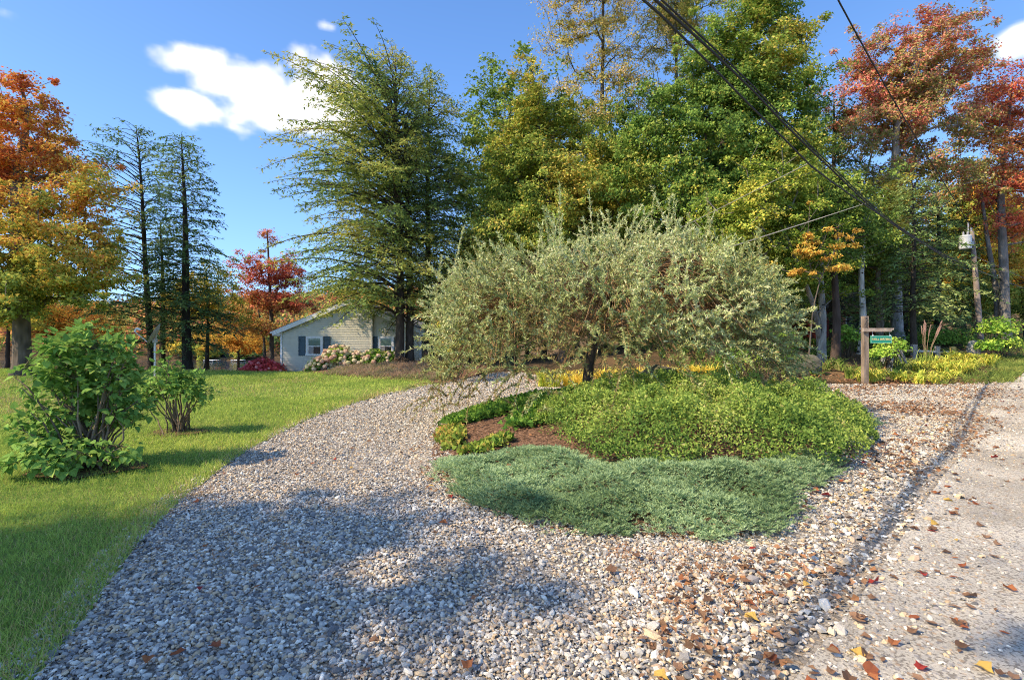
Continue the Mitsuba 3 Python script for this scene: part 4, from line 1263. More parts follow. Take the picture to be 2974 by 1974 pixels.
parts_ = [litter(Polygon([(6.0, 13.6), (8.6, 16.6), (10.5, 15.2), (12.6, 14.6), (14, 14.3), (8.6, 9.6), (7.3, 9.6), (7.2, 11.6)]), 190, 15, .07),
          litter(Polygon([(-1.6, 20.3), (.2, 21.6), (1.6, 19.4), (3.6, 16.6), (6.5, 15.4), (6.0, 14.2), (3, 14.8), (0, 18)]), 60, 16, .09),
          litter(Polygon([(5.5, 26), (8.3, 17.0), (11, 16), (20, 24), (20, 32), (8, 32)]), 40, 17, .11),
          litter(Polygon([(3.5, 5.9), (8.5, 9.7), (14.5, 14.6), (14.9, 14.2), (9, 9.2), (4.4, 5.4)]), 150, 18, .06),
          litter(Polygon([(.5, 2.3), (1.2, 3.6), (2.4, 4.0), (4.2, 5.7), (5.2, 6.8), (5.6, 6.6), (3.6, 4.5), (2.0, 3.0), (1.4, 2.2)]), 210, 20, .055, .022),
          litter(Polygon([(-1.25, 9.5), (-1.5, 7.6), (-1.2, 6.0), (-.6, 4.9), (.3, 3.9), (.5, 4.2), (-.4, 5.2), (-.9, 6.3), (-1.0, 8)]), 60, 22, .05, .022),
          litter(Polygon([(-1.3, 9.5), (-1.0, 6.4), (-.6, 5.6), (-.2, 6.6), (.6, 7.4), (.4, 9), (-.5, 10)]), 90, 19, .05)]
V, F, C, a0 = [], [], [], 0
for v, f, c in parts_:
    V.append(v); F.append(f + a0); C.append(c); a0 += len(v)
stuff('leaf_litter', 'brown fallen leaves strewn over gravel and woodland floor', 'leaves', cply((np.vstack(V), np.vstack(F)), 'leaf_mat', color=np.vstack(C)))

# dry grass wisps along the gravel edges
rng = np.random.default_rng(44)
wx = np.concatenate([rng.normal(-3.35, .16, 26), rng.uniform(.6, 1.6, 26), rng.uniform(-2.6, -1.4, 6), rng.uniform(7.5, 12.5, 70)])
wy = np.concatenate([rng.normal(4.75, .4, 26), rng.uniform(3.0, 4.1, 26), rng.uniform(3.6, 5.0, 6), np.zeros(70)])
wy[-70:] = wx[-70:] + 1.35 + np.abs(rng.normal(size=70)) * .55
v, f, c = tufts('', '', '', wx, wy, 34, .055, .004, [(.24, .10, .04), (.30, .16, .07), (.28, .21, .10)], 45, bend=.8, spread=.8)
stuff('dry_grass', 'dry rust-coloured grass wisps along the gravel edge', 'grass', cply((v, f), 'leaf_mat', color=c))

# ------------------------------------------------------------------ planting bed: juniper, spirea, green cover
rng = np.random.default_rng(61)
JUN = smooth_poly([(-1.15, 6.3), (-.75, 5.4), (-.15, 4.6), (.3, 4.1), (1.2, 4.2), (1.7, 3.9), (2.3, 4.05), (2.85, 4.9), (3.9, 5.8), (3.6, 6.2), (2.8, 5.7), (2.0, 5.75), (1.2, 5.8), (.7, 6.3), (0, 6.7), (-.5, 6.5), (-.9, 6.6)], 3)
JUN2 = smooth_poly([(5.0, 7.7), (6.2, 8.7), (6.9, 9.4), (6.3, 9.6), (5.4, 8.8), (4.7, 8.0)], 2)
P, AX, NR, CC = [], [], [], []
for poly, dens in ((JUN, 1700), (JUN2, 800)):
    x, y = scatter(poly, dens, rng)
    hole = (.65 * vnoise(np.stack([x, y, x * 0], -1), 2.2, 21) + .35 * vnoise(np.stack([x, y, x * 0], -1), 7, 22) > .25)
    x, y = x[hole], y[hole]
    n = len(x)
    dd_ = shapely.distance(shapely.points(x, y), poly.boundary)
    rag = (dd_ > .36 * vnoise(np.stack([x, y, x * 0], -1), 2.7, 77) - .08) | (rng.random(n) < .10)
    x, y, dd_ = x[rag], y[rag], dd_[rag]
    n = len(x)
    e = np.clip(dd_ / .5, 0, 1)
    top = height(x, y) + (.03 + .14 * vnoise(np.stack([x, y, x * 0], -1), 1.9, 31) + .10 * vnoise(np.stack([x, y, x * 0], -1), 5.5, 32)) * (.3 + .7 * e)
    hd = rng.uniform(0, 2 * PI, n)
    d = norm(np.stack([np.cos(hd), np.sin(hd), .25 + .75 * rng.random(n)], 1))
    base = np.stack([x, y, top - .02], 1)
    m = 11
    for j in range(m):
        t = j / m
        q = base + d * (.11 * t) - np.array([0, 0, .03]) * t * t
        sd = norm(np.cross(d, np.array([0, 0, 1.0]))) * (1 if j % 2 else -1)
        P.append(q); AX.append(d * .8 + sd * .75 * (1 - .4 * t) + rng.normal(size=(n, 3)) * .22 + np.array([0, 0, .18]))
        NR.append(np.array([0, 0, 1.0]) + rng.normal(size=(n, 3)) * .45)
        g = vnoise(base, 1.3, 17) * .8 + rng.random(n) * .35 + .18 * t - .1
        CC.append(grad([(.055, .095, .035), (.10, .155, .065), (.155, .22, .105), (.21, .28, .145)], g))
P, AX, NR, CC = map(np.vstack, (P, AX, NR, CC))
v, f, c = tleaves(P, AX, NR, .036 * (.6 + .7 * rng.random(len(P))), .0115, CC)
stuff('juniper_mat', 'blue-green creeping juniper spreading over the front of the bed', 'ground cover', cply((v, f), 'leaf_mat', color=c))

SPI = smooth_poly([(.25, 7.2), (.6, 6.3), (1.0, 5.65), (2.0, 5.4), (2.5, 5.65), (3.1, 5.35), (3.9, 5.6), (4.6, 6.5), (5.2, 7.2), (6.1, 8.7), (6.8, 10.3), (6.8, 11.8), (5.0, 12.6), (3.2, 11.4), (2.3, 10.0), (1.0, 9.0), (.4, 8.2)], 2)


def cover(poly, dens, hmax, leaf, stops, seed, aspect=.6, bump=1.4, layers=.55, sprig=True):
    r = np.random.default_rng(seed)
    x, y = scatter(poly, dens, r)
    n = len(x)
    e = np.clip(shapely.distance(shapely.points(x, y), poly.boundary) / .6, 0, 1) ** .6
    xy = np.stack([x, y, x * 0], -1)
    rag = (shapely.distance(shapely.points(x, y), poly.boundary) > (.20 if seed != 62 else .34) * vnoise(xy, 2.3, seed + 5) - .05) | (r.random(n) < .12)
    x, y, e, xy = x[rag], y[rag], e[rag], xy[rag]
    n = len(x)
    canopy = hmax * (.30 + .70 * e) * (.28 + .75 * vnoise(xy, bump, seed) + .70 * vnoise(xy, bump * 3.1, seed + 1)) * (1 - .45 * ss(8.0, 10.0, y))
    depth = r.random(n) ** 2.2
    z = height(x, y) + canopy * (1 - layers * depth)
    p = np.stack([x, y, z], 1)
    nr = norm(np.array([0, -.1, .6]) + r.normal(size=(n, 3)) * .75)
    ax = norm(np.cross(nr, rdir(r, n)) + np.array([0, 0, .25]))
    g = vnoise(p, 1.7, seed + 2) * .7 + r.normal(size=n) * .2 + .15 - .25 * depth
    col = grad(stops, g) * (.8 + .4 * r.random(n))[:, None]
    L = leaf * (.6 + .8 * r.random(n))
    return tleaves(p, ax, nr, L, L * aspect * 1.1, col)


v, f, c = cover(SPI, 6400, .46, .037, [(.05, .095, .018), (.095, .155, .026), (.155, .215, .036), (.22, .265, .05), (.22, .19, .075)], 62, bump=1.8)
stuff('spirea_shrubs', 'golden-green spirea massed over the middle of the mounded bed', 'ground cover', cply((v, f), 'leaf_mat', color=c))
COV = smooth_poly([(-1.4, 9.7), (-1.2, 8.6), (-.5, 8.9), (.3, 9.0), (1.2, 9.6), (2.6, 11.0), (3.5, 12.2), (2.4, 13.2), (.6, 12.5), (-.7, 11.2)], 2).union(
    smooth_poly([(-.1, 7.5), (.6, 7.6), (1.2, 8.8), (.4, 8.9), (-.2, 8.2)], 2))
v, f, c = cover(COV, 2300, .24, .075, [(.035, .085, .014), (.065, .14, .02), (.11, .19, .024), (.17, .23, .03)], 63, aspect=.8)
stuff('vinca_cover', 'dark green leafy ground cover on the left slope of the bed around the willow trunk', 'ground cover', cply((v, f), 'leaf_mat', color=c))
STR = smooth_poly([(-1.35, 8.7), (-1.1, 7.5), (-.95, 7.0), (-.6, 7.3), (-.75, 8.3), (-.9, 8.9)], 2).union(smooth_poly([(-.85, 6.75), (-.2, 6.65), (.15, 7.1), (-.2, 7.4), (-.65, 7.1)], 2))
v, f, c = cover(STR, 1700, .16, .07, [(.06, .11, .016), (.105, .165, .022), (.17, .21, .03), (.27, .20, .04), (.28, .11, .035)], 64, aspect=.95)
stuff('strawberry_cover', 'yellow-green strawberry leaves with orange tips at the left edge of the bed', 'ground cover', cply((v, f), 'leaf_mat', color=c))

# daylilies: arching strap leaves in clumps
def clump(name, label, cat, x, y, n, L, stops, seed, group=None, W=.022, plumes=0, spread=.5, curl=.9):
    r = np.random.default_rng(seed)
    k = thing(name, label, cat, group)
    z = H(x, y)
    az = r.uniform(0, 2 * PI, n)
    d = np.stack([np.cos(az), np.sin(az), np.zeros(n)], 1)
    l = L * (.55 + .6 * r.random(n))
    s = np.linspace(0, 1, 6)
    sp = spread * (.4 + .8 * r.random(n))
    b0 = np.stack([x + r.normal(size=n) * .06 * L * 2, y + r.normal(size=n) * .06 * L * 2, np.full(n, z)], 1)
    pts = b0[:, None] + d[:, None] * (l * sp)[:, None, None] * (s ** 1.5)[None, :, None] * 1.1 + np.array([0, 0, 1.0]) * (l[:, None] * (s[None] * 1.05 - curl * (.35 + .5 * sp[:, None]) * s[None] ** 3))[:, :, None]
    pts[:, :, 2] = np.maximum(pts[:, :, 2], z + .01)
    side = np.stack([-np.sin(az), np.cos(az), np.zeros(n)], 1)
    w = W * (.6 + .5 * r.random(n))[:, None] * np.sin(np.clip(s[::-1] * 2.4 + .12, 0, PI / 2))[None]
    a = pts - side[:, None] * w[:, :, None] / 2; bb = pts + side[:, None] * w[:, :, None] / 2
    v = np.stack([a, bb], 2).reshape(-1, 3)
    i = (np.arange(n) * 12)[:, None] + np.arange(5)[None] * 2
    q = np.stack([i, i + 1, i + 3, i + 2], -1).reshape(-1, 4)
    col = grad(stops, r.random(n) * .8 + .2 * vnoise(b0, 3, seed))
    tone = np.clip(1 + (s[None, :] - .5) * .0 + 0 * w, 0, 2)
    c = np.repeat(col[:, None] * tone[:, :, None], 2, 1).reshape(-1, 3)
    part(k, 'leaves' if False else 'foliage', cply((v, np.vstack([q[:, [0, 1, 2]], q[:, [0, 2, 3]]])), 'leaf_mat', color=c))
    for _ in range(plumes):
        a_ = r.uniform(0, 2 * PI); ll = L * r.uniform(1.25, 1.7)
        tip = np.array([x + math.cos(a_) * .2 * ll + .12 * ll, y + math.sin(a_) * .15 * ll, z + ll])
        base = np.array([x, y, z + .02]); mid = (base + tip) / 2 + np.array([-.03, 0, .08])
        b = MB(); b.tube([base, mid, tip], [.006, .005, .003], (.30, .22, .14), 4, False)
        st = part(k, 'stalk', b.ply('matte_mat', True))
        m = 90
        t = r.random(m)
        pp = tip - (tip - mid) * (t * .42)[:, None]
        ax = norm(rdir(r, m) * .28 + norm(tip - mid) * .9)
        vv, ff, c2 = leaves(pp, ax, rdir(r, m), .07, .008, np.array([[.26, .17, .14]]) * (.7 + .6 * r.random((m, 1))))
        part(st, 'plume', cply((vv, ff), 'leaf_mat', color=c2))
    return k


rng = np.random.default_rng(71)
LILY = [(.10, .16, .02), (.18, .24, .03), (.30, .33, .04), (.42, .36, .05), (.46, .28, .05)]
GOLD = [(.20, .22, .03), (.44, .34, .04), (.55, .36, .04), (.50, .25, .04)]
for i in range(16):
    px = 1560 + 520 * (i + .5) / 16 + rng.normal() * 8
    Y = 16.6 + rng.normal() * .35
    clump('golden_daylily', 'golden yellow daylily clump in the row behind the willow trunk', 'plant', at(px, Y), Y, 90, .85, GOLD if px > 1640 else LILY, 300 + i, 'golden daylilies behind the willow', W=.026)
nl = 0
while nl < 46:
    t = rng.random()
    o = 1.0 + 1.9 * rng.random()
    ex, ey = 12.2 + 7.5 * t, 12.9 + 5.9 * t
    x, Y = ex - o * .68 + rng.normal() * .15, ey + o * .73
    if inside(ROAD.buffer(.35), x, Y) or inside(DRIVE.buffer(.15), x, Y):
        continue
    clump('daylily', 'yellow-green daylily clump on the verge below the split rail fence', 'plant', x, Y, 44, .50 + .10 * rng.random(), LILY, 340 + nl, 'daylilies on the road verge', W=.036, spread=.85, curl=1.0)
    nl += 1
clump('daylily', 'arching yellow-edged daylily beside the foot of the sign post', 'plant', at(2530, 14.9), 14.9, 60, .7, LILY, 398, W=.028, spread=.7)
clump('daylily', 'dark green daylily in shade left of the sign post', 'plant', at(2470, 15.8), 15.8, 60, .6, [(.04, .08, .015), (.08, .13, .02), (.2, .22, .04)], 399, W=.026)
clump('silver_grass', 'tall ornamental grass with feathery pinkish plumes beside the fence', 'plant', at(2690, 17.6), 17.6, 120, .95, [(.10, .17, .03), (.18, .24, .04), (.3, .3, .06)], 400, W=.014, plumes=16, spread=.28)

# ------------------------------------------------------------------ willow
def willow():
    rng = np.random.default_rng(81)
    key = thing('willow_tree', 'broad dappled willow with pale variegated leaves on a short trunk in the bed', 'tree')
    bx, by = 1.47, 10.0
    bz = H(bx, by) - .08
    fork = np.array([bx + .10, by, bz + 1.30])
    mb = MB()
    bark_tube(mb, [(bx, by, bz), (bx + .01, by, bz + .45), (bx + .06, by, bz + .9), fork, fork + [.02, 0, .25]], [.115, .095, .098, .105, .08], (.085, .066, .05), rng, sides=14, flare=1.45)
    cx, cy = 1.9, 10.0
    S0, S1, R0, R1 = [], [], [], []
    lim = []

    def stick(pts, r):
        pts = np.asarray(pts); S0.append(pts[:-1]); S1.append(pts[1:]); R0.append(r[:-1]); R1.append(r[1:])

    for i in range(26):  # main limbs
        az = i * 2.39996
        el = rng.uniform(.25, 1.25)
        d = np.array([math.cos(az) * math.cos(el), math.sin(az) * math.cos(el) * .85, math.sin(el)])
        L = rng.uniform(1.0, 2.1) * (1.25 if el < .7 else .8)
        s = np.linspace(0, 1, 7)[:, None]
        p = fork + d * L * s + np.array([0, 0, -.22 * L]) * s ** 2 * (1 if el < .7 else .2) + np.cumsum(rng.normal(size=(7, 3)) * .03, 0) * (s > 0)
        stick(p, .05 * (1 - .7 * s[:, 0]))
        lim.append(p)
    nodes = np.vstack([p[2:] for p in lim])
    P, AX, NR, CC, LLs = [], [], [], [], []
    # crown surface: a wide, low dome, ragged, with hanging skirts left and right
    N = 3000
    for i in range(N):
        az = rng.uniform(0, 2 * PI)
        u = rng.random()
        ca, sa = math.cos(az), math.sin(az)
        rad = rng.random() ** .42
        R = 3.45 if ca < 0 else 3.2
        ex = ca * R * rad; ey = sa * 2.7 * rad
        q = min(1.0, math.hypot(ex / R, ey / 2.7))
        lump = meshkit.noise(np.array([[ex * .9 + 5, ey * .9, 2.0]]), 7)[0]
        ztop = bz + 1.30 + 1.62 * max(0.0, 1 - q ** 2.6) ** .6 + .75 * (lump - .4)
        zlow = bz + 1.12 + .15 * (1 - q) - (.1 if sa > .35 else 1) * (1.15 * max(0, (q - .72) / .28) if ca < -.35 else .5 * max(0, (q - .72) / .28) if ca > .3 else .45 * max(0, (q - .7) / .3))
        h = zlow + (ztop - zlow) * (1 - rng.random() ** 1.5)
        e = np.array([cx + ex, cy + ey, h])
        hi = (h - zlow) / max(ztop - zlow, .1)
        if i < 1300:
            j = int(np.argmin(np.linalg.norm(nodes - e, axis=1) + .5 * np.maximum(0, nodes[:, 2] - e[2])))
            b = nodes[j]
            dvec = e - b
            if np.linalg.norm(dvec) < .3:
                continue
            s = np.linspace(0, 1, 6)[:, None]
            tw = b + dvec * s + np.array([0, 0, 1]) * .22 * np.linalg.norm(dvec) * np.sin(PI * s) + np.cumsum(rng.normal(size=(6, 3)) * .02, 0) * np.sin(PI * s)
            stick(tw, .012 * (1 - .8 * s[:, 0]) + .002)
        # leafy end: whip that starts outward-up and arches; upright at the top
        outd = np.array([ca, sa, 0])
        wl = rng.uniform(.35, .75)
        upw = (.25 + .75 * hi) * rng.uniform(.3, 1.1)
        dv = norm(outd * rng.uniform(.25, 1.0) * (1.1 - .6 * hi) + rng.normal(size=3) * .45 + np.array([0, 0, upw]))
        dr_ = (.7 if hi < .5 else .25) * rng.uniform(.3, 1.2)
        if hi < .25 and rng.random() < .06 and ca > -.2:
            wl *= 1.7; dr_ = .9
        if hi > .85 and rng.random() < .10:
            wl *= 1.9; dv = norm(np.array([rng.normal() * .25, rng.normal() * .25, 1.0])); dr_ = .05
        s = np.linspace(0, 1, 5)[:, None]
        wp = e + dv * wl * s - np.array([0, 0, dr_ * wl]) * s ** 2
        stick(wp, .0055 * (1 - .7 * s[:, 0]))
        nl = int(wl * (70 if hi < .45 and q < .75 else 145))
        t = rng.random(nl)
        pp = np.stack([np.interp(t, s[:, 0], wp[:, k]) for k in range(3)], 1)
        tg = norm(dv - np.array([0, 0, 2 * dr_]) * t[:, None] * .5)
        ax = norm(tg * .75 + rdir(rng, nl) * .75)
        P.append(pp); AX.append(ax); NR.append(norm(np.array([-.2, -.2, .6]) + rng.normal(size=(nl, 3)) * .6))
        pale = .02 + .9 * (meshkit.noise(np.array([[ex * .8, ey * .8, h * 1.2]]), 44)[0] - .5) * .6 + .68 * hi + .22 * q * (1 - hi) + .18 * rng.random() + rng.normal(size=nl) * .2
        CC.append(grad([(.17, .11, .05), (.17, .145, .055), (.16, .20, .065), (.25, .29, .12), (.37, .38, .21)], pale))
    v, f = frusta(np.vstack(S0), np.vstack(S1), np.concatenate(R0), np.concatenate(R1), 3)
    mb.add(v, f, np.array([.33, .20, .105]))
    sun_ = None
    part(key, 'trunk', mb.ply('bark_mat', True))
    P, AX, NR, CC = map(np.vstack, (P, AX, NR, CC))
    n = len(P)
    L = .062 * (.55 + .8 * rng.random(n))
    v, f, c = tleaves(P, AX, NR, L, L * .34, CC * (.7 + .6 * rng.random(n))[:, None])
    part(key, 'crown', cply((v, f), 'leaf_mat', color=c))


willow()

# ------------------------------------------------------------------ lilac bushes on the lawn
def big_leaf(seed):
    r = np.random.default_rng(seed)
    s = np.array([0, .12, .35, .65, 1.0]); w = np.array([.0, .36, .40, .25, 0.0]) * r.uniform(.9, 1.1)
    cup = r.uniform(.1, .3); bend = r.uniform(.1, .35)
    mid = np.stack([s, 0 * s, -bend * s ** 2], 1)
    lf = np.stack([s, w, -bend * s ** 2 + cup * w], 1); rt = lf * [1, -1, 1]
    v = np.vstack([mid, lf[1:4], rt[1:4]])
    f = [(0, 1, 5), (1, 2, 6), (1, 6, 5), (2, 3, 7), (2, 7, 6), (3, 4, 7), (0, 8, 1), (1, 9, 2), (1, 8, 9), (2, 10, 3), (2, 9, 10), (3, 10, 4)]
    return v, np.array(f)


def lilac(label, bx, by, hgt, lobes, stems, n_leaf, leaf, n_parts, seed):
    rng = np.random.default_rng(seed)
    key = thing('lilac_bush', label, 'bush')
    z = H(bx, by)
    base = np.array([bx, by, z - .03])
    b = MB()
    nodes = []
    for i in range(stems):
        l = lobes[rng.integers(len(lobes))]
        p1 = np.array([bx + l[0], by + l[1], z + l[2]]) + rdir(rng, 1)[0] * np.array(l[3:6]) * rng.random() ** .4
        p0 = base + np.array([rng.normal() * .09, rng.normal() * .09, 0])
        s = np.linspace(0, 1, 8)[:, None]
        p = p0 + (p1 - p0) * s + np.array([0, 0, 1]) * .16 * np.linalg.norm((p1 - p0)[:2]) * np.sin(PI * s) + np.cumsum(rng.normal(size=(8, 3)) * .018, 0) * np.sin(PI * s)
        b.tube(p, np.linspace(.016, .005, 8) * (.8 + .5 * rng.random()), np.array([.20, .155, .11]) * (.7 + .5 * rng.random()), 5, False)
        nodes.append(p[3:])
    nodes = np.vstack(nodes)
    lo = np.asarray(lobes, float)
    k = rng.choice(len(lo), n_leaf // 7, p=(lo[:, 3] * lo[:, 4] * lo[:, 5]) / (lo[:, 3] * lo[:, 4] * lo[:, 5]).sum())
    c = lo[k, :3] + rdir(rng, len(k)) * (rng.random(len(k)) ** (1 / 2.6))[:, None] * lo[k, 3:6] + np.array([bx, by, z])
    c = c[c[:, 2] > height(c[:, 0], c[:, 1]) + .10]
    S0, S1 = [], []
    for q in c:
        j = np.argmin(np.linalg.norm(nodes - q, axis=1) + .5 * np.maximum(0, nodes[:, 2] - q[2]))
        S0.append(nodes[j]); S1.append(q)
    v, f = frusta(np.array(S0), np.array(S1), np.full(len(c), .005), np.full(len(c), .0025), 3)
    b.add(v, f, (.15, .13, .07))
    part(key, 'stem', b.ply('bark_mat', True))
    per = 7
    kk = np.repeat(np.arange(len(c)), per)
    n = len(kk)
    dirs = rdir(rng, n)
    pos = c[kk] + dirs * .05
    outw = norm(pos - np.array([bx, by, z + hgt * .35]))
    ax = norm(dirs * .8 + outw * .5 + np.array([0, 0, -.25]))
    nr = norm(np.array([0, 0, .9]) + outw * .4 + rng.normal(size=(n, 3)) * .3)
    L = leaf * (.6 + .7 * rng.random(n))
    val = vnoise(pos, 2.2, seed) * .6 + rng.random(n) * .45
    col = grad([(.05, .105, .022), (.08, .155, .03), (.12, .205, .04), (.19, .27, .055)], val) * (.75 + .5 * rng.random((n, 1)))
    near = np.argsort(np.hypot(pos[:, 0], pos[:, 1]) - 6 * L + rng.random(n) * .4)[:n_parts]
    mask = np.zeros(n, bool); mask[near] = True
    side = norm(np.cross(nr, ax)); nn = np.cross(ax, side)
    var = [big_leaf(s) for s in range(6)]
    tones = [(.05, .11, .022), (.08, .155, .03), (.12, .205, .04), (.21, .27, .055)]
    shapes = [[cply(var[(a * 2 + q_) % 6], 'leaf_mat', color=np.repeat([t], 11, 0)) for q_ in range(3)] for a, t in enumerate(tones)]
    for i in near:
        M = np.eye(4); M[:3, 0] = ax[i] * L[i]; M[:3, 1] = side[i] * L[i]; M[:3, 2] = nn[i] * L[i]; M[:3, 3] = pos[i]
        tt = int(np.clip(val[i] * 4, 0, 3))
        part(key, 'leaf', {**shapes[tt][rng.integers(3)], 'to_world': T(M.tolist())})
    V, F, C, a0 = [], [], [], 0
    w = rng.integers(0, 6, n)
    for s in range(6):
        m = np.where((w == s) & ~mask)[0]
        lv, lf = var[s]
        R = np.stack([ax[m], side[m], nn[m]], -1)
        q = np.einsum('nij,vj->nvi', R, lv) * L[m][:, None, None] + pos[m][:, None]
        V.append(q.reshape(-1, 3)); F.append((lf[None] + (np.arange(len(m)) * len(lv))[:, None, None]).reshape(-1, 3) + a0); C.append(np.repeat(col[m], len(lv), 0)); a0 += len(m) * len(lv)
    part(key, 'foliage', cply((np.vstack(V), np.vstack(F)), 'leaf_mat', color=np.vstack(C)), kind='stuff')


lilac('large leafy lilac bush with many brown stems on the near lawn', -5.25, 6.35, 1.85,
      [(.0, 0, 1.47, .52, .45, .36), (.22, 0, 1.2, .36, .4, .30), (-.42, 0, 1.12, .38, .4, .36), (-.5, -.1, .62, .36, .4, .26), (-.15, -.35, .28, .62, .4, .2), (.42, .1, .72, .26, .3, .2), (.42, -.1, .26, .32, .3, .12), (-.15, .3, .8, .4, .4, .4)],
      62, 3700, .088, 300, 401)
lilac('smaller open lilac bush with a mulch ring nearer the satellite dish', -5.72, 8.75, 1.35,
      [(-.2, 0, .95, .26, .3, .3), (.15, 0, .85, .30, .3, .24), (-.5, 0, .68, .24, .3, .22), (.38, 0, .68, .22, .3, .20), (-.22, 0, 1.22, .12, .15, .16)], 24, 1000, .085, 150, 402)
for (x, y, r, lab) in ((-5.25, 6.3, .62, 'dark mulch ring under the large lilac bush'), (-5.70, 8.72, .45, 'dark mulch ring under the smaller lilac bush')):
    pl = Polygon([(x + r * (1 + .14 * math.sin(3 * a + x)) * math.cos(a), y + r * .8 * (1 + .12 * math.sin(4 * a)) * math.sin(a)) for a in np.linspace(0, 2 * PI, 24)])
    nm = numbered('mulch_ring')
    scene[nm] = mikit.ply(sheet(pl, .12, .028, lambda X_, Y_: .025 * (meshkit.noise(np.stack([X_ * 9, Y_ * 9, X_ * 0], -1), 2))), 'soil_mat', smooth=True)
    labels[nm] = {'kind': 'structure', 'label': lab}

# ------------------------------------------------------------------ satellite dish
def dish():
    k = thing('satellite_dish', 'grey satellite dish on a thin white pole standing on the lawn', 'satellite dish')
    Y = 21.0
    x = at(450, Y); z = H(x, Y)
    top = up(985, Y)
    b = MB(); b.tube([(x, Y, z - .1), (x, Y, top)], .04, (.62, .62, .60), 10); part(k, 'mast', b.ply('satin_mat'))
    # dish seen nearly edge-on, facing up to the left
    d = norm(np.array([-.80, -.38, .46])); u = norm(np.cross(d, [0, 0, 1.0])); w = np.cross(u, d)
    c0 = np.array([x, Y, up(972, Y)]) - d * .05 + np.array([0, 0, .02])
    rr, aa = np.meshgrid(np.linspace(0, 1, 7), np.linspace(0, 2 * PI, 29)[:-1], indexing='ij')
    def surf(off):
        return c0 + (u * (rr * np.cos(aa) * .40)[..., None] + w * (rr * np.sin(aa) * .46 )[..., None] + d * (.10 * rr ** 2 + off)[..., None])
    v = np.vstack([surf(0).reshape(-1, 3), surf(-.014).reshape(-1, 3)])
    f = []
    for o, fl in ((0, 1), (7 * 28, -1)):
        for i in range(6):
            for j in range(28):
                q = [o + i * 28 + j, o + (i + 1) * 28 + j, o + (i + 1) * 28 + (j + 1) % 28, o + i * 28 + (j + 1) % 28]
                f.append(q[::fl])
    for j in range(28):
        f.append([6 * 28 + j, 13 * 28 + j, 13 * 28 + (j + 1) % 28, 6 * 28 + (j + 1) % 28])
    part(k, 'dish', cply((v, np.array(f)), {'type': 'twosided', 'b': {'type': 'principled', 'base_color': {'type': 'rgb', 'value': [.30, .30, .28]}, 'roughness': .5}}, smooth=True))
    lowp = c0 - w * .42 + d * .05
    tip = c0 + d * .72 - w * .22
    b = MB(); b.tube([lowp, tip], .018, (.6, .6, .6), 6); part(k, 'feed_arm', b.ply('satin_mat'))
    b = MB()
    b.tube([tip - d * .02, tip + w * .14], .035, (.7, .7, .7), 8); b.tube([tip + w * .14, tip + w * .16 - d * .16], .045, (.75, .75, .75), 10)
    part(k, 'receiver', b.ply('satin_mat'))
    b = MB(); b.box((x - .07, Y - .06, top - .14), (x + .07, Y + .06, top + .02), (.5, .5, .5)); b.tube([(x, Y, top - .05), c0 - d * .02], .03, (.45, .45, .45), 8)
    part(k, 'bracket', b.ply('satin_mat'))


dish()

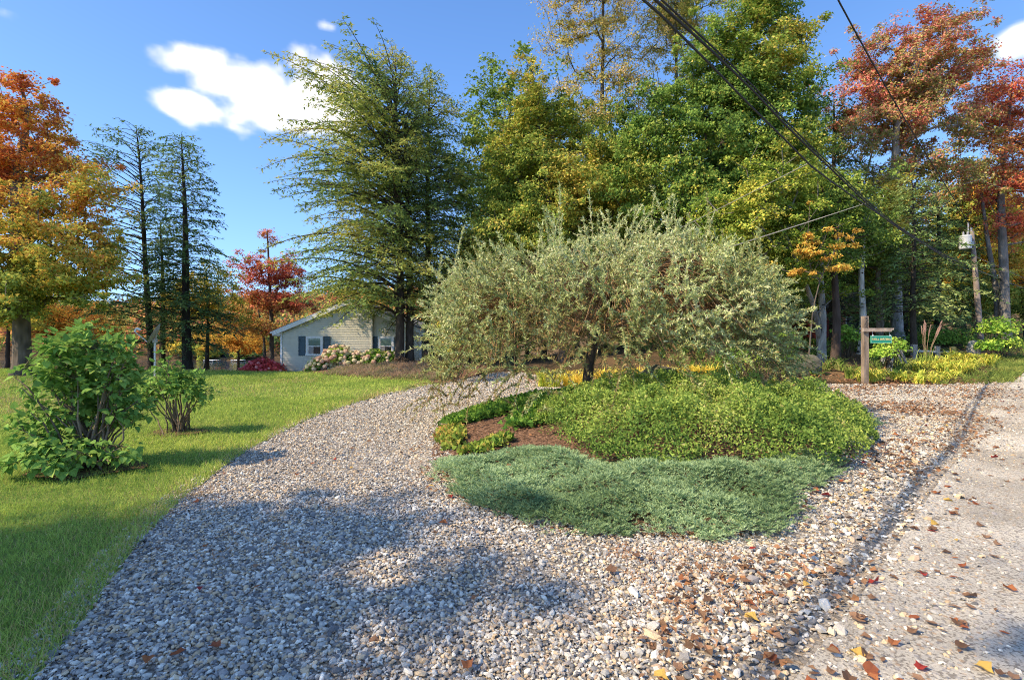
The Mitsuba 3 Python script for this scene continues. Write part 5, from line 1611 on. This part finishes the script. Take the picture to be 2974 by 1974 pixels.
# ------------------------------------------------------------------ sign post and hanging sign
def sign():
    Y = 14.6
    x = at(2512, Y); z = H(x, Y)
    k = thing('sign_post', 'weathered wooden sign post with a cross arm at the gravel entrance', 'post')
    w = .068
    WOOD = np.array([.26, .205, .16])
    top = up(918, Y)

    def planks(lo, hi, col, n=6):
        m = trimesh.creation.box(np.subtract(hi, lo)); m = m.subdivide().subdivide().subdivide()
        v = np.array(m.vertices) + (np.add(lo, hi) / 2)
        c = col * (.78 + .44 * meshkit.fbm(np.stack([v[:, 0] * 30, v[:, 1] * 30, v[:, 2] * 4], -1), 3, 2))[:, None]
        return v, m.faces, c
    b = MB(); b.add(*planks((x - w, Y - w, z - .2), (x + w, Y + w, top), WOOD)); part(k, 'post', b.ply('wood_mat'))
    za, zb = up(963, Y), up(953, Y)
    xa, xb = at(2498, Y), at(2586, Y)
    b = MB()
    m = trimesh.creation.box((xb - xa, .07, zb - za)).subdivide().subdivide().subdivide()
    v = np.array(m.vertices); v[:, 0] -= np.where((v[:, 2] < 0) & (v[:, 0] > 0), .06 * (v[:, 0] > (xb - xa) / 2 - .02), 0)
    v += np.array([(xa + xb) / 2, Y - w - .036, (za + zb) / 2])
    b.add(v, m.faces, np.array([.42, .34, .27]) * (.78 + .44 * meshkit.fbm(np.stack([v[:, 0] * 5, v[:, 1] * 30, v[:, 2] * 40], -1), 3, 2))[:, None])
    part(k, 'cross_arm', b.ply('wood_mat'))
    zt = top - .035
    for ch in '502':
        m = meshkit.text_mesh(ch, .105, .006)
        v = np.array(m.vertices); v[:, 0] -= v[:, 0].mean()
        q = np.stack([x + v[:, 0], Y - w - .003 - v[:, 2], zt - .105 + v[:, 1]], 1)
        part(k, 'house_number', MB().add(q, np.array(m.faces)[:, ::-1], (.07, .06, .05)).ply('matte_mat'))
        zt -= .125
    s = thing('hanging_sign', 'small green name sign reading STILL WATERS hanging from the cross arm', 'sign')
    x0, x1 = at(2521, Y), at(2581, Y)
    z0, z1 = up(996, Y), up(974, Y)
    yf = Y - w - .036
    part(s, 'board', MB().box((x0, yf - .012, z0), (x1, yf + .012, z1), (.025, .30, .20)).ply('satin_mat'))
    t = .012
    br = MB()
    for (l, h) in (((x0, yf - .017, z0), (x1, yf - .0125, z0 + t)), ((x0, yf - .017, z1 - t), (x1, yf - .0125, z1)), ((x0, yf - .017, z0 + t), (x0 + t, yf - .0125, z1 - t)), ((x1 - t, yf - .017, z0 + t), (x1, yf - .0125, z1 - t))):
        br.box(l, h, (.30, .62, .40))
    part(s, 'border', br.ply('satin_mat'))
    m = meshkit.text_mesh('STILL WATERS', .055, .005, bold=True)
    v = np.array(m.vertices); wv = v[:, 0].max() - v[:, 0].min()
    sc = (x1 - x0 - .07) / wv
    q = np.stack([x0 + .035 + (v[:, 0] - v[:, 0].min()) * sc, yf - .0135 - v[:, 2], (z0 + z1) / 2 - .0275 + v[:, 1]], 1)
    part(s, 'lettering', MB().add(q, np.array(m.faces)[:, ::-1], (.75, .66, .30)).ply('satin_mat'))
    for xx in (x0 + .05, x1 - .05):
        b = MB(); b.box((xx - .018, yf - .02, z1 - .03), (xx + .018, yf - .0175, z1 + .025), (.6, .65, .65)); b.tube([(xx, yf, z1 + .0), (xx, yf, za + .005)], .006, (.5, .55, .55), 5)
        part(s, 'hook', b.ply('satin_mat'))


sign()

# ------------------------------------------------------------------ utility pole and wires
PY = 24.1
PX = at(2822, PY)


def pole():
    k = thing('utility_pole', 'weathered wooden utility pole carrying a grey transformer at the wood edge', 'utility pole')
    z = H(PX, PY)
    top = up(672, PY)
    b = MB()
    pb = at(2850, PY)
    bark_tube(b, [(pb, PY, z - .2), ((pb + PX) / 2, PY, (z + top) / 2), (PX, PY, top)], [.125, .11, .09], (.26, .215, .185), np.random.default_rng(1), sides=12, flare=1.0)
    part(k, 'pole', b.ply('wood_mat', True))
    tx = PX - .34
    zt = up(705, PY)
    r = .235
    prof = [(0, -.30), (r * .95, -.30), (r, -.26), (r, .24), (r * 1.04, .25), (r * 1.04, .28), (r * .9, .33), (0, .36)]
    m = trimesh.creation.revolve(np.array(prof), sections=24)
    tr = part(k, 'transformer', MB().mesh(m, (.50, .54, .57), (tx, PY - .05, zt)).ply('satin_mat', False))
    for dx in (-.1, .1):
        pr = [(0, 0), (.045, 0), (.03, .05), (.045, .07), (.03, .1), (.045, .12), (.025, .17), (0, .18)]
        part(tr, 'bushing', MB().mesh(trimesh.creation.revolve(np.array(pr), sections=12), (.32, .33, .36), (tx + dx, PY - .05, zt + .33)).ply('satin_mat'))
    part(k, 'bracket', MB().box((tx + .1, PY - .09, zt - .1), (PX + .05, PY - .01, zt + .05), (.35, .36, .37)).ply('satin_mat'))
    pr = [(0, 0), (.05, 0), (.035, .06), (.06, .08), (.035, .12), (.05, .15), (0, .2)]
    part(k, 'insulator', MB().mesh(trimesh.creation.revolve(np.array(pr), sections=12), (.28, .3, .34), (PX - .02, PY, top)).ply('satin_mat'))
    part(k, 'pole_pin', MB().tube([(PX - .16, PY, top - .35), (PX - .16, PY, top + .42)], .03, (.33, .34, .37), 6).ply('satin_mat'))
    return top


ptop = pole()


def spline(pts, n=60):
    from scipy.interpolate import PchipInterpolator
    p = np.asarray(pts, float)
    t = np.concatenate([[0], np.cumsum(np.linalg.norm(np.diff(p[:, :2], axis=0), axis=1))])
    s = np.linspace(0, t[-1], n)
    return np.stack([PchipInterpolator(t, p[:, k])(s) for k in range(3)], 1)


def on_line(Y, z, c=4.14):
    return (1.077 * Y - c, Y, z)


AT = (PX, PY - .1, up(778, PY))
main = spline([on_line(-22, 6.6), on_line(-9, 5.7), on_line(0, 5.25), on_line(5.52, 5.03), on_line(6.51, 4.96), on_line(7.93, 4.76), on_line(9.47, 4.61), on_line(10.75, 4.48), on_line(12.84, 4.40), on_line(17.5, 4.52), AT])
k = thing('utility_cable', 'thick black double cable sweeping from overhead down to the utility pole', 'cable')
for i, (o, r) in enumerate((((0, 0, 0), .016), ((.03, 0, .030), .011))):
    part(k, 'strand', MB().tube(main + np.array(o), r, (.05, .05, .052), 6, False).ply('matte_mat', True))
second = spline([on_line(-22, 6.3), on_line(-9, 5.5), on_line(0, 5.1), on_line(5.52, 4.92), on_line(5.98, 4.83), on_line(6.66, 4.71), on_line(7.64, 4.57), on_line(8.25, 4.46), on_line(9.47, 4.42), on_line(10.75, 4.42), on_line(17.5, 4.46), (PX, PY - .12, up(790, PY))])
k = thing('utility_cable', 'thinner black cable sagging just below the double cable', 'cable')
part(k, 'strand', MB().tube(second, .014, (.055, .055, .055), 6, False).ply('matte_mat', True))
third = spline([(-22, -19.5, 8.2), (-6, -3.5, 7.3), (2.14, 5, 6.95), (5.1, 8, 6.9), (8.46, 11.3, 6.82), (15, 17.6, 6.75), (PX - .02, PY, ptop + .2)])
scene_key = thing('utility_wire', 'single high wire running to the top of the utility pole', 'wire')
part(scene_key, 'strand', MB().tube(third, .013, (.05, .05, .055), 6, False).ply('matte_mat', True))
hs = np.array([hx1 + .1, HY + .6, EAVE + .1])
for i, (Yw, cv, lab) in enumerate(((10.75, 4.47, 'pair of pale service wires dropping from the double cable toward the house'), (8.3, 4.46, 'thin pale service wire leaving the sagging cable toward the house'))):
    a = np.array(on_line(Yw, cv))
    k = thing('service_wire', lab, 'wire')
    for o in ((0, .06) if i == 0 else (0,)):
        s = np.linspace(0, 1, 40)[:, None]
        e = hs + np.array([0, i * .5, .12 * i])
        p = a + (e - a) * s - np.array([0, 0, .45 + o * 1.2]) * 4 * s * (1 - s) * (.5 if i == 0 else 1.0)
        part(k, 'strand', MB().tube(p, .0065, (.30, .30, .29), 5, False).ply('matte_mat', True))
k = thing('utility_wire', 'wires leading right from the utility pole out of the frame', 'wire')
for dz, zz in ((0, up(740, PY)), (0, up(778, PY))):
    p = spline([(PX, PY, zz), (PX + 12, PY + 9, zz - .25), (PX + 30, PY + 24, zz + .3)], 20)
    part(k, 'strand', MB().tube(p, .012, (.25, .25, .25), 5, False).ply('matte_mat', True))

# ------------------------------------------------------------------ split rail fence
k = thing('rail_fence', 'short split rail fence of grey and yellow timber on the verge', 'fence')
FP = [(2575, 20.5, 1000, (.33, .32, .30)), (2655, 20.7, 1000, (.33, .32, .30)), (2722, 21.0, 1005, (.33, .32, .30)), (2767, 21.2, 1006, (.50, .36, .14)), (2812, 21.5, 1003, (.50, .36, .14))]
rngp = np.random.default_rng(6)
tops = []
for px, Y, py, c in FP:
    x = at(px, Y); z0 = H(x, Y); z1 = up(py, Y)
    m = trimesh.creation.box((.17, .13, z1 - z0 + .2)).subdivide().subdivide()
    v = np.array(m.vertices); v[:, :2] *= (1 + .06 * rngp.normal(size=(1, 2))); v += rngp.normal(size=v.shape) * .003
    v += np.array([x, Y, (z0 + z1 - .2) / 2])
    part(k, 'post', MB().add(v, m.faces, np.array(c) * (.8 + .4 * vnoise(v * np.array([6, 6, 2]), 3, 1))[:, None]).ply('wood_mat'))
    tops.append((x, Y, z1))
for i in range(4):
    a, b2 = np.array(tops[i]), np.array(tops[i + 1])
    for dz in (-.26, -.62):
        p0, p1 = a + [0, -.02, dz], b2 + [0, -.02, dz + .02]
        mid = (p0 + p1) / 2 + rngp.normal(size=3) * .015
        c = (.42, .42, .41) if i in (1, 2) else (.40, .32, .13)
        part(k, 'rail', MB().tube([p0, mid, p1], [.045, .06, .045], c, 6).ply('wood_mat'))
k = thing('old_post', 'leaning grey split post with a frayed rope draped over it', 'post')
x = at(2588, 17.0); z0 = H(x, 17)
m = trimesh.creation.box((.14, .12, .75)).subdivide().subdivide()
v = np.array(m.vertices); v[:, 0] += .12 * (v[:, 2] - .3); v += np.array([x, 17.0, z0 + .3])
part(k, 'post', MB().add(v, m.faces, np.array([.36, .33, .28]) * (.7 + .6 * vnoise(v, 14, 1))[:, None]).ply('wood_mat'))
b = MB()
for i in range(16):
    s = np.linspace(0, 1, 8)[:, None]
    o = rngp.normal(size=3) * .035
    sg = -1 if i % 2 else 1
    b.tube(np.array([x, 16.92, z0 + .68]) + o + np.array([sg * .30, -.02, 0]) * s * (1 + .3 * rngp.random()) + np.array([0, 0, 1]) * (.10 * np.sin(PI * s) - .38 * s ** 2), .011, (.33, .33, .34), 4)
part(k, 'rope', b.ply('matte_mat'))

# ------------------------------------------------------------------ red cabin in the wood
k, z0 = small_house('cabin', 'dark red cabin half hidden behind trunks in the wood', 'cabin', at(2460, 31), 33, 4.6, 4, 2.3, (.19, .035, .025), (.07, .065, .06))
Yc = 31 - .03
xx = at(2444, 31)
part(k, 'door', MB().box((xx - .22, Yc - .03, z0 + .2), (xx + .22, Yc + .02, z0 + 2.0), (.40, .20, .10)).ply('matte_mat'))
xw = at(2478, 31)
w = part(k, 'window', MB().box((xw - .45, Yc - .02, z0 + 1.1), (xw + .45, Yc + .02, z0 + 1.9), (.03, .03, .035)).ply('satin_mat'))
fr = MB()
for (l, h) in (((xw - .5, Yc - .05, z0 + 1.05), (xw + .5, Yc - .021, z0 + 1.1)), ((xw - .5, Yc - .05, z0 + 1.9), (xw + .5, Yc - .021, z0 + 1.95)), ((xw - .5, Yc - .05, z0 + 1.1), (xw - .45, Yc - .021, z0 + 1.9)), ((xw + .45, Yc - .05, z0 + 1.1), (xw + .5, Yc - .021, z0 + 1.9))):
    fr.box(l, h, (.7, .7, .68))
part(w, 'frame', fr.ply('satin_mat'))

# ------------------------------------------------------------------ boulders, verge saplings, undergrowth
def boulder(label, x, y, r, seed, col, sink=.35):
    k = thing('boulder', label, 'rock')
    m = trimesh.creation.icosphere(4, 1.0)
    v = np.array(m.vertices)
    v *= (.72 + .42 * meshkit.fbm(v * 1.3 + seed, 4, seed))[:, None]
    v = v * np.asarray(r) + np.array([x, y, H(x, y) + r[2] * sink])
    c = np.array(col) * (.65 + .7 * meshkit.fbm(v * 6, 4, 2))[:, None]
    moss = ss(.5, .7, meshkit.fbm(v * 3, 3, seed + 9))[:, None]
    c = c * (1 - .6 * moss) + np.array([.10, .11, .04]) * .6 * moss
    scene[k] = MB().add(v, m.faces, c).ply('rock_mat', True)


boulder('large grey boulder half buried beside the willow trunk', at(1905, 10.9), 10.9, (.55, .45, .42), 3, (.20, .185, .16), .35)
boulder('mossy boulder in shade at the edge of the wood', at(2325, 17.5), 17.5, (.75, .6, .55), 5, (.15, .14, .10), .3)
boulder('small pale boulder behind the yellow fence posts', at(2828, 21.3), 21.3, (.28, .22, .42), 8, (.45, .44, .42), .5)
SAP = [(.07, .14, .018), (.12, .22, .025), (.2, .3, .035), (.28, .34, .05)]
shrub('sapling', 'bright green leafy sapling right of the utility pole', 'shrub', [gl(2895, 960, 20.5, .75, .65), gl(2920, 1000, 20.5, .6, .5), gl(2870, 1010, 20.3, .5, .4)], 1500, .13, SAP, 501, stalks=24, shell=2)
shrub('sapling', 'light green sapling behind the hanging sign', 'shrub', [gl(2590, 1010, 16.5, .5, .42), gl(2560, 1030, 16.3, .45, .3)], 900, .09, SAP, 502, stalks=20, shell=2)
shrub('sapling', 'yellow-green understory sapling left of the white birch', 'shrub', [gl(2470, 985, 21, .6, .35), gl(2450, 960, 21, .5, .3)], 700, .11, SAP, 503, stalks=18, shell=2)
shrub('sapling', 'leafy green sapling behind the rail fence', 'shrub', [gl(2700, 990, 23, 1.1, .7), gl(2770, 985, 23.5, .9, .7)], 1500, .12, [(.04, .09, .015), (.08, .15, .02), (.13, .2, .03)], 504, stalks=24, shell=2)
shrub('sapling', 'dark shrub beside the mossy boulder', 'shrub', [gl(2240, 1040, 16.0, .9, .5), gl(2160, 1040, 16.3, .9, .5)], 1700, .09, HYD, 505, stalks=24, shell=2.5)
shrub('sapling', 'broad green shrub under the right side of the willow', 'shrub', [gl(2210, 980, 14.5, .8, .55), gl(2270, 990, 15, .6, .4)], 1400, .085, HYD, 506, stalks=24, shell=2.5)
shrub('sapling', 'low leafy shrub with yellowing tips at the left edge of the willow', 'shrub', [gl(1320, 1020, 19, .8, .75), gl(1300, 960, 20, .7, .6)], 2200, .09, [(.06, .12, .02), (.13, .2, .03), (.24, .27, .04), (.4, .25, .04)], 507, stalks=30, shell=2.5)
rng = np.random.default_rng(55)
ux, uy = rng.uniform(6.5, 34, 900), rng.uniform(16.6, 38, 900)
kp = ~inside(ROAD.buffer(2.2), ux, uy) & ~inside(DRIVE.buffer(.6), ux, uy) & (ux < uy * 1.05)
ux, uy = ux[kp], uy[kp]
v, f, c = tufts('', '', '', ux, uy, 22, .42, .045, [(.03, .065, .012), (.06, .11, .018), (.11, .15, .03), (.16, .15, .05)], 56, bend=.6, spread=.6)
stuff('undergrowth', 'low ferny undergrowth on the shaded woodland floor', 'undergrowth', cply((v, f), 'leaf_mat', color=c))
vx, vy = rng.uniform(11, 24, 1100), rng.uniform(0, 1, 1100)
vy = np.interp(vx, [8.4, 13, 18, 30], [9.1, 13.4, 17.6, 27.5]) + .9 * np.abs(rng.normal(size=1100))
kp = (vx < vy * 1.03) & ~inside(ROAD.buffer(-.05), vx, vy) & ~inside(DRIVE, vx, vy)
v, f, c = tufts('', '', '', vx[kp][::2], vy[kp][::2], 20, .16, .012, [(.06, .10, .02), (.11, .15, .03), (.2, .21, .05)], 57, bend=.6, spread=.55)
stuff('verge_grass', 'rough green grass along the far verge of the road', 'grass', cply((v, f), 'leaf_mat', color=c))

# ------------------------------------------------------------------ trees behind the viewer, left, that shade the foreground
def shade_lobe(gx_, gy_, z, rx, ry, rz):
    """A clump of crown at height z whose shadow falls about (gx, gy)."""
    s = z / SUN[2]
    return (gx_ + SUN[0] * s, gy_ + SUN[1] * s, z, rx, ry, rz)


def shade_tree(label, base, lobes, clusters, per, seed, gap):
    lz = max(l[2] + l[5] for l in lobes)
    cxy = np.mean([l[:2] for l in lobes], 0)
    bz = H(*base)
    tree('shade_tree', label, 'tree', [(base[0], base[1], bz - .1), (base[0], base[1], bz + 2.5), ((base[0] + cxy[0]) / 2, (base[1] + cxy[1]) / 2, lz * .6), (cxy[0], cxy[1], lz - .8)], lobes, clusters, per, .15, GREENYEL, seed,
         trunk_r=.22, bark=(.12, .1, .08), gap=gap, cr=.38)


shade_tree('green tree behind the viewer shading the near end of the drive', (-11.5, -3.0),
           [shade_lobe(-2.9, 3.3, 8.5, 1.6, .95, .7), shade_lobe(-4.9, 3.0, 8.0, 1.5, .9, .7), shade_lobe(-1.4, 4.3, 9.5, 1.1, .45, .4), shade_lobe(-2.2, 4.75, 9.8, .8, .25, .25), shade_lobe(-1.7, 2.8, 8.8, .9, .7, .5),
            shade_lobe(-.25, 3.55, 9.8, .9, .12, .12), shade_lobe(-.7, 3.1, 9.6, .7, .14, .14), shade_lobe(-3.2, 1.2, 7.5, 2.0, .8, .8)], 520, 60, 601, .30)
shade_tree('tall tree behind the viewer dappling the road', (-7.5, -8.0),
           [shade_lobe(3.0, 2.5, 11.5, .6, .35, .4), shade_lobe(4.4, 3.4, 12.5, .7, .4, .4), shade_lobe(6.0, 5.0, 12, .6, .4, .4), shade_lobe(3.6, 1.0, 12, 1.2, .8, .6)], 50, 22, 602, .45)

# small meshes first: Mitsuba joins the meshes of one material in this order, which is much quicker so
scene = dict(sorted(scene.items(), key=lambda kv: len(meshkit.WRITTEN[kv[1]['filename']][1]) if kv[1].get('type') == 'ply' else -1))
